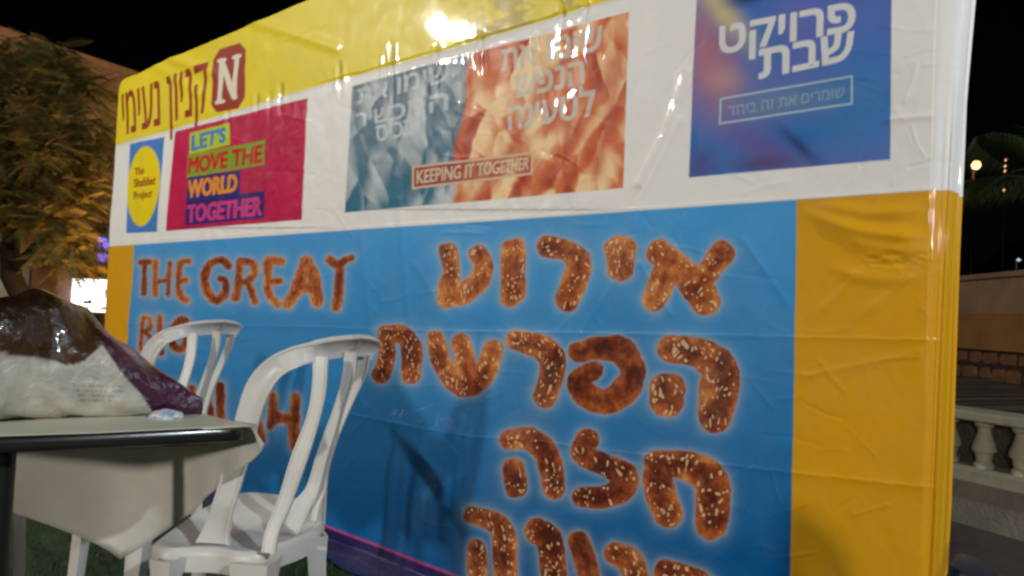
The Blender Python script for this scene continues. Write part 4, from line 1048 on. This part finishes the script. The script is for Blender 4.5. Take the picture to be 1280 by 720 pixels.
def blobstone(w_, h_):
    n = random.randint(6, 8); out = []
    for i in range(n):
        a = 2 * math.pi * i / n + random.uniform(-.25, .25); out.append((w_ / 2 * math.copysign(abs(math.cos(a)) ** .6, math.cos(a)) * random.uniform(.88, 1), h_ / 2 * math.copysign(abs(math.sin(a)) ** .6, math.sin(a)) * random.uniform(.88, 1)))
    return out
z = zs0 - .35; row = 0
while z < zc0 - .05:
    hh_ = random.uniform(.13, .19); hh_ = min(hh_, zc0 - z - .004); x = 3.2 + random.uniform(0, .2)
    while x < L_ - .5:
        w_ = random.uniform(.16, .36); pl = blobstone(w_ - .018, hh_ - .018); n = len(pl); cxx, czz = x + w_ / 2, z + hh_ / 2; d_ = random.uniform(.01, .045)
        vs = [MR @ Vector((cxx + a, .055, czz + c2)) for a, c2 in pl] + [MR @ Vector((cxx + a * .86, .05 - d_, czz + c2 * .84)) for a, c2 in pl]
        fs = [(i, (i + 1) % n, n + (i + 1) % n, n + i) for i in range(n)] + [tuple(n + i for i in range(n))]
        mb = MB(o1); mb.add(vs, fs); mb.build('stone', stone, rw); x += w_
    z += hh_; row += 1
# dark paving on the right of the banner
pv = MB(); pvm = plain('dark_paving', lin(92, 82, 74), .8, .25, 4, .5, .01)
pv.add([(.95, 1.2, .004), (8, 1.2, .004), (8, 9, .004), (.95 - 1.4, 9, .004), (-.45, 4.2, .004)], [(0, 1, 2, 3, 4)]); pvo = pv.build('paving', pvm); tag(pvo, kind='structure', label='dark paving right of the banner')

# palm
pt = at(1330, 230, 9.0)
palm = empty('palm_tree', (pt.x, pt.y, 0), label='dark palm tree with thin drooping leaflets right of the banner', cat='tree')
mb = MB((pt.x, pt.y, 0)); mb.tube([(pt.x + .2, pt.y, 0), (pt.x + .1, pt.y, 1.4), (pt.x, pt.y, pt.z)], [.19, .15, .13], 12); mb.build('trunk', bark, palm, smooth=True)
palmleaf = plain('palm_leaf', lin(36, 52, 28), .45, .3, 8)
def palm_frond(a, el, L):
    d = Vector((math.cos(a), math.sin(a), 0)); pts = []; top = Vector((pt.x, pt.y, pt.z))
    for i in range(22):
        t_ = i / 21; pts.append(top + d * (L * t_ * math.cos(el)) + Vector((0, 0, L * (t_ * math.sin(el) - .45 * t_ * t_))))
    mb = MB((pt.x, pt.y, 0)); mb.tube(pts, [.02 * (1 - .8 * i / 21) for i in range(22)], 5)
    s_ = Vector((-d.y, d.x, 0))
    for i in range(2, 22):
        for f2 in (0, .5):
            p = pts[i].lerp(pts[max(i - 1, 0)], f2); t_ = i / 21; ln = .55 * math.sin(math.pi * (.12 + .8 * t_))
            for sg in (-1, 1):
                w_ = d * .008; e1 = p + s_ * sg * ln * .55 + d * ln * .45 + Vector((0, 0, -ln * .15)); e2 = p + s_ * sg * ln * .8 + d * ln * .7 + Vector((0, 0, -ln * .75))
                mb.add([p - w_, p + w_, e1 + w_, e1 - w_, e2], [(0, 1, 2, 3), (3, 2, 4)])
    mb.build('frond', palmleaf, palm)
for i in range(15): palm_frond(i * 2 * math.pi / 15 + random.uniform(-.15, .15), random.uniform(.1, 1.1), random.uniform(1.7, 2.3))
# hillside behind with far lamps
hill = MB(); hp = []
nx = 60
for j in range(7):
    for i in range(nx):
        x = -80 + i * 160 / (nx - 1); y = 40 + j * 9; hp.append((x, y, max(0, j) * 1.75 * (1 + .22 * math.sin(i * .5) + .1 * math.sin(i * 1.7 + j)) - .05))
hill.add(hp, [(j * nx + i, j * nx + i + 1, (j + 1) * nx + i + 1, (j + 1) * nx + i) for j in range(6) for i in range(nx - 1)])
ho = hill.build('hillside', plain('night_scrub', lin(40, 38, 26), .95, .4, .4, .8, .3), smooth=True); tag(ho, kind='structure', label='dark hillside behind the wall')
eo = NB('sodium_glow'); eo.p.inputs['Emission Color'].default_value = (1, .40, .12, 1); eo.p.inputs['Emission Strength'].default_value = 9
def bulb(px, py, Y, r, strength, colr, label, group=None, mat=None):
    p = at(px, py, Y); rt_ = empty('street_lamp' if r > .05 else 'string_light', (p.x, p.y, 0), label=label, cat='lamp', group=group)
    mb = MB((p.x, p.y, 0)); mb.tube([(p.x, p.y + .03, 0), (p.x, p.y + .03, p.z + r)], .5 * r, 6); mb.build('post', steel, rt_, smooth=True)
    mb = MB((p.x, p.y, 0)); mb.lathe([(.02 * r, -r), (.7 * r, -.7 * r), (r, 0), (.7 * r, .7 * r), (.02 * r, r)], (p.x, p.y - r, p.z), 10)
    mb.build('globe', mat or eo.m, rt_, smooth=True)
bulb(1217, 207.5, 30, .17, 30, None, 'glowing orange street lamp just right of the banner')
eo2 = NB('dim_glow'); eo2.p.inputs['Emission Color'].default_value = (1, .5, .22, 1); eo2.p.inputs['Emission Strength'].default_value = 1.3
p = at(1257, 205, 30); sl = empty('string_light', (p.x, p.y, 0), label='vertical string of faint amber bulbs far right beyond the street lamp', cat='string light')
mb = MB((p.x, p.y, 0)); mb.tube([(p.x, p.y + .05, 0), (p.x, p.y + .05, p.z + .5)], .02, 6); mb.build('wire', steel, sl)
for y in (200, 208, 214, 221, 228, 238): mb = MB((p.x, p.y, 0)); q_ = at(1257 - (y - 205) * .06, y, 30); mb.lathe([(.01, -.06), (.06, 0), (.01, .06)], q_, 8); mb.build('bulb', eo2.m, sl)
wq = at(1272, 325, 14); eo3 = NB('white_glow'); eo3.p.inputs['Emission Color'].default_value = (.8, .9, 1, 1); eo3.p.inputs['Emission Strength'].default_value = .6
g3 = empty('garden_light', (wq.x, wq.y, 0), label='tiny white light above the brown wall at far right', cat='lamp')
mb = MB((wq.x, wq.y, 0)); mb.tube([(wq.x, wq.y + .03, 0), (wq.x, wq.y + .03, wq.z)], .02, 6); mb.build('post', steel, g3)
mb = MB((wq.x, wq.y, 0)); mb.lathe([(.005, -.03), (.045, 0), (.005, .03)], (wq.x, wq.y - .03, wq.z), 8); mb.build('lens', eo3.m, g3)

# ------------------------------------------------------------------ lamps that light the place (floods mirrored in the vinyl), with two added fills
hous = plain('lamp_housing', lin(60, 60, 62), .4, .2, 10)
fl = empty('floodlight_mast', (-7.1, 2.6, 0), label='mast with three floodlights left of the table, mirrored in the banner', cat='lamp')
mb = MB((-7.1, 2.6, 0)); mb.tube([(-7.1, 2.6, 0), (-7.1, 2.6, 4.7)], .05, 12); mb.tube([(-6.45, 3.0, 4.5), (-7.1, 2.6, 4.52), (-7.0, 2.1, 4.5)], .025, 8); mb.build('pole', steel, fl, smooth=True)
def housing(pos, aim, r, parent, org):
    z_ = (Vector(aim) - Vector(pos)).normalized(); M = Matrix.Translation(Vector(pos) - z_ * .03) @ z_.to_track_quat('-Z', 'Y').to_matrix().to_4x4()
    mb = MB(org); mb.box((-r * 1.3, -r * 1.3, 0), (r * 1.3, r * 1.3, .06), M, .01); mb.build('housing', hous, parent)
for (nm, p, a, w_, r, c), lo in zip(LAMPS, LAMP_OBJS):
    if nm == 'flood': housing(p, a, r, fl, (-7.1, 2.6, 0))
for p, aim3, rr3, lb3 in [(LAMPS[3][1], LAMPS[3][2], .30, 'warm street lamp on a pole behind the photographer'), (LAMPS[7][1], LAMPS[7][2], .09, 'cool white street lamp on a pole to the right of the photographer')]:
  sl2 = empty('street_lamp', (p[0] - .4, p[1] - .4, 0), label=lb3, cat='lamp')
  mb = MB((p[0] - .4, p[1] - .4, 0)); mb.tube([(p[0] - .4, p[1] - .4, 0), (p[0] - .4, p[1] - .4, p[2] - .2), (p[0] - .1, p[1] - .1, p[2] + .06)], [.07, .05, .04], 12); mb.build('pole', steel, sl2, smooth=True)
  housing(p, aim3, rr3, sl2, (p[0] - .4, p[1] - .4, 0))
for (nm, p, a, w_, r, c), lab_, nmn in zip(LAMPS[4:7], ['orange garden spotlight behind the banner shining into the tree', 'unseen warm fill lamp added on a post to brighten the tan building', 'unseen warm fill lamp added on a post to brighten the retaining wall'], ['garden_spotlight', 'fill_lamp', 'fill_lamp']):
    e = empty(nmn, (p[0], p[1], 0), label=lab_, cat='lamp'); z_ = (Vector(a) - Vector(p)).normalized(); bk = Vector(p) - z_ * .09
    mb = MB((p[0], p[1], 0)); mb.tube([(bk.x, bk.y, 0), (bk.x, bk.y, bk.z)], .02, 10); mb.build('post', steel, e, smooth=True); housing(p, a, r, e, (p[0], p[1], 0))
